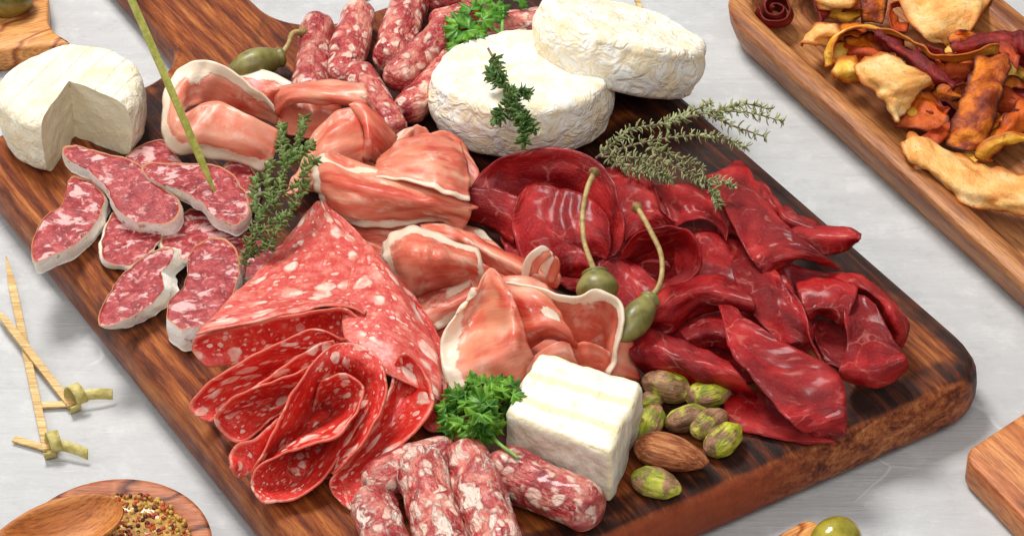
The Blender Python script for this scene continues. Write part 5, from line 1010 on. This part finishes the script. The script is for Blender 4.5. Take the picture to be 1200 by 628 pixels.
chip('cream', 'folded pale chip with a yellow cap in the centre left of the tray', [[(1000, 78, 1.6), (1014, 68, 2.1), (1036, 64, 2.3), (1056, 70, 2.1)], [(1004, 88, 1.7), (1020, 86, 2.6), (1044, 82, 2.7), (1080, 84, 2.2)], [(1022, 106, 1.3), (1036, 104, 2.4), (1060, 100, 2.5), (1095, 92, 1.8)], [(1036, 124, 1.0), (1044, 122, 1.9), (1060, 116, 1.9), (1078, 112, 1.3)], [(1052, 146, .7), (1054, 144, 1.1), (1058, 136, 1.1), (1064, 128, .9)]])
chip('yellow', 'yellow cap tucked into the left end of the folded pale chip', [[(976, 84, 1.1), (984, 70, 1.6), (1004, 66, 1.7)], [(976, 90, .9), (990, 82, 1.8), (1008, 82, 1.8)], [(982, 98, .5), (996, 98, 1.0), (1010, 98, .9)]])
chip('yellow', 'small tan tongue under the folded pale chip', [[(1062, 122, .9), (1070, 114, 1.1), (1078, 124, .9)], [(1056, 138, .8), (1066, 134, 1.1), (1078, 138, .8)], [(1056, 150, .4), (1064, 152, .5), (1074, 148, .4)]])
chip('orange', 'rounded orange chip in the shade right of the folded pale chip', [[(1068, 112, .9), (1085, 108, 1.3), (1102, 118, 1.3)], [(1060, 132, .8), (1085, 130, 1.4), (1112, 138, 1.2)], [(1046, 150, .3), (1080, 154, .7), (1112, 166, .6)]])
chip('orange', 'small orange chip hidden behind the long browned chip', [[(1090, 106, .9), (1108, 98, 1.2), (1124, 108, 1.0)], [(1092, 124, .8), (1110, 122, 1.2), (1126, 132, .9)]])
chip('burnt', 'long orange chip with browned edges standing in the centre right',
     [[(1144, 68, 1.8), (1158, 66, 2.2), (1178, 62, 2.2), (1184, 78, 1.7)], [(1132, 96, 1.8), (1148, 94, 2.6), (1166, 92, 2.6), (1178, 100, 1.7)], [(1122, 124, 1.5), (1140, 122, 2.4), (1156, 124, 2.3), (1170, 132, 1.4)], [(1112, 150, 1.1), (1130, 150, 1.9), (1146, 154, 1.8), (1160, 160, 1.0)], [(1106, 172, .6), (1122, 176, .9), (1138, 178, .9), (1148, 174, .6)]], amp=.16, ruf=.2)
chip('beet', 'dark red curl with orange rim at the right edge of the photo', [[(1112, 56, 1.1), (1130, 46, 1.5), (1156, 36, 1.9), (1186, 36, 2.0), (1210, 44, 2.0)], [(1118, 62, 1.2), (1140, 56, 1.6), (1164, 50, 1.8), (1190, 52, 1.8), (1212, 62, 1.7)], [(1130, 64, .6), (1148, 66, .7), (1168, 68, .7), (1192, 76, .7), (1212, 84, .7)]])
chip('carrot', 'orange chip bit behind the top of the long browned chip', [[(1172, 50, 2.2), (1186, 54, 2.3), (1196, 68, 1.9)], [(1170, 62, 2.0), (1182, 70, 2.1), (1192, 84, 1.6)]])
chip('orange', 'orange strip curving along the right edge of the photo', [[(1216, 108, 1.5), (1196, 120, 1.5), (1176, 140, 1.3), (1158, 158, 1.0), (1142, 176, .8)], [(1220, 126, 1.4), (1198, 136, 1.7), (1180, 154, 1.5), (1160, 168, 1.1), (1146, 180, .7)], [(1220, 150, .6), (1204, 156, .7), (1186, 166, .7), (1166, 176, .5), (1152, 184, .4)]])
chip('burnt', 'brown chip in the dark gap right of the long browned chip', [[(1164, 90, 1.0), (1186, 92, 1.2), (1212, 100, 1.1)], [(1160, 118, .7), (1184, 118, .9), (1212, 122, .8)], [(1160, 140, .2), (1184, 142, .3), (1212, 140, .3)]])
chip('beet', 'shaded dark chip underneath in the centre of the tray', [[(1070, 70, .6), (1110, 76, .8), (1150, 70, .8)], [(1080, 100, .4), (1120, 110, .6), (1160, 110, .5)], [(1090, 130, .1), (1120, 150, .2), (1160, 150, .2)]])
chip('yellow', 'yellow arched chip with a dark hollow near the right edge', [[(1142, 182, .9), (1148, 170, 1.5), (1164, 159, 2.0), (1186, 155, 2.2), (1212, 156, 2.2)], [(1150, 188, .9), (1158, 176, 1.5), (1172, 168, 1.8), (1192, 164, 2.0), (1214, 164, 2.0)], [(1160, 192, .7), (1164, 180, 1.2), (1178, 172, 1.5), (1196, 170, 1.6), (1216, 170, 1.6)]], k=.05, rowf=None)
chip('yellow', 'small yellow chip end under the arched chip', [[(1124, 180, .6), (1140, 176, .8), (1156, 180, .7)], [(1136, 196, .5), (1152, 192, .9), (1164, 190, .7)]])
chip('cream', 'long ruffled pale chip lying over the front of the tray',
     [[(1054, 168, 1.2), (1068, 154, 1.6), (1100, 170, 1.7), (1130, 186, 1.7), (1165, 198, 1.7), (1216, 204, 1.8)], [(1058, 178, 1.5), (1078, 172, 2.0), (1108, 184, 2.1), (1136, 202, 2.1), (1170, 216, 2.1), (1216, 222, 2.0)], [(1066, 190, 1.4), (1086, 194, 1.8), (1112, 210, 1.9), (1140, 224, 2.0), (1172, 232, 2.0), (1216, 238, 1.9)], [(1072, 198, 1.0), (1094, 206, 1.1), (1116, 230, 1.2), (1140, 244, 1.3), (1174, 248, 1.4), (1216, 258, 1.3)]], ruf=.25)

for i, (x, y, w_, kd, lab) in enumerate([(1012, 60, 26, 'carrot', 'dark orange scrap in the gap left under the maroon stick'), (1080, 90, 24, 'burnt', 'brown scrap between the folded pale chip and the maroon stick'), (1180, 118, 22, 'carrot', 'orange scrap behind the strip at the right edge'), (1118, 78, 22, 'carrot', 'rusty scrap just under the lower end of the winding chip'), (1000, 40, 18, 'orange', 'orange scrap inside the left bend of the winding chip')]):
    chip(kd, lab, [[(x-w_, y-8, .7), (x, y-14, 1.3), (x+w_, y-6, .9)], [(x-w_, y+3, .8), (x, y, 1.5), (x+w_, y+5, 1.1)], [(x-w_*.7, y+14, .3), (x, y+15, .8), (x+w_*.8, y+16, .5)]])

rq = random.Random(11)
for i, (x, y) in enumerate([(1006, 8), (1036, 50), (1050, 62), (1064, 88), (1092, 64), (1128, 44), (1096, 128), (1126, 108), (1186, 82), (1196, 112), (1168, 148), (1100, 158), (1192, 138), (1122, 62), (1150, 92), (1076, 100)]):
    w_, t_ = rq.uniform(15, 24), rq.uniform(-.7, .7); g_ = lambda u, v, h: (x+u*math.cos(t_)-v*math.sin(t_), y+(u*math.sin(t_)+v*math.cos(t_))*.8, h)
    chip(['orange', 'carrot', 'burnt', 'yellow', 'beet'][i % 5], 'small curled chip scrap lying low among the larger chips in the tray', [[g_(-w_, -9, .5), g_(-w_*.3, -11, 1.3), g_(w_*.4, -10, 1.6), g_(w_, -8, .9)], [g_(-w_, 0, .8), g_(-w_*.3, -2, 1.1), g_(w_*.4, 0, 1.2), g_(w_, 2, 1.3)], [g_(-w_, 9, .9), g_(-w_*.3, 9, 1.2), g_(w_*.4, 10, .9), g_(w_, 11, .4)]], rowf=None)
# ------------------------------------------------------------------ light
w = bpy.data.worlds.new('World'); S.world = w; w.use_nodes = True
bg = w.node_tree.nodes['Background']; bg.inputs[0].default_value = (1, 1, 1, 1); bg.inputs[1].default_value = .24
def area(name, loc, tgt, size, power, col=(1, 1, 1)):
    l = bpy.data.lights.new(name, 'AREA'); l.shape = 'RECTANGLE'; l.size = size[0]; l.size_y = size[1]; l.energy = power; l.color = col
    o = bpy.data.objects.new(name, l); COL.objects.link(o); o.location = loc
    o.rotation_euler = (Vector(tgt)-Vector(loc)).to_track_quat('-Z', 'Y').to_euler(); return o
area('key_lamp', (-40, 60, 135), (0, 0, 0), (50, 40), 232000, (1, .98, .95))
area('fill_lamp', (5, -95, 125), (0, 0, 0), (130, 70), 105000, (1, 1, 1))
area('side_fill', (-120, -10, 90), (0, 0, 0), (60, 60), 42000, (1, 1, 1))  # unseen fill light added on the left for highlights
S.view_settings.view_transform = 'Standard'; S.view_settings.look = 'None'; S.view_settings.exposure = .1; S.view_settings.gamma = 1
S.cycles.max_bounces = 8; S.cycles.use_denoising = True
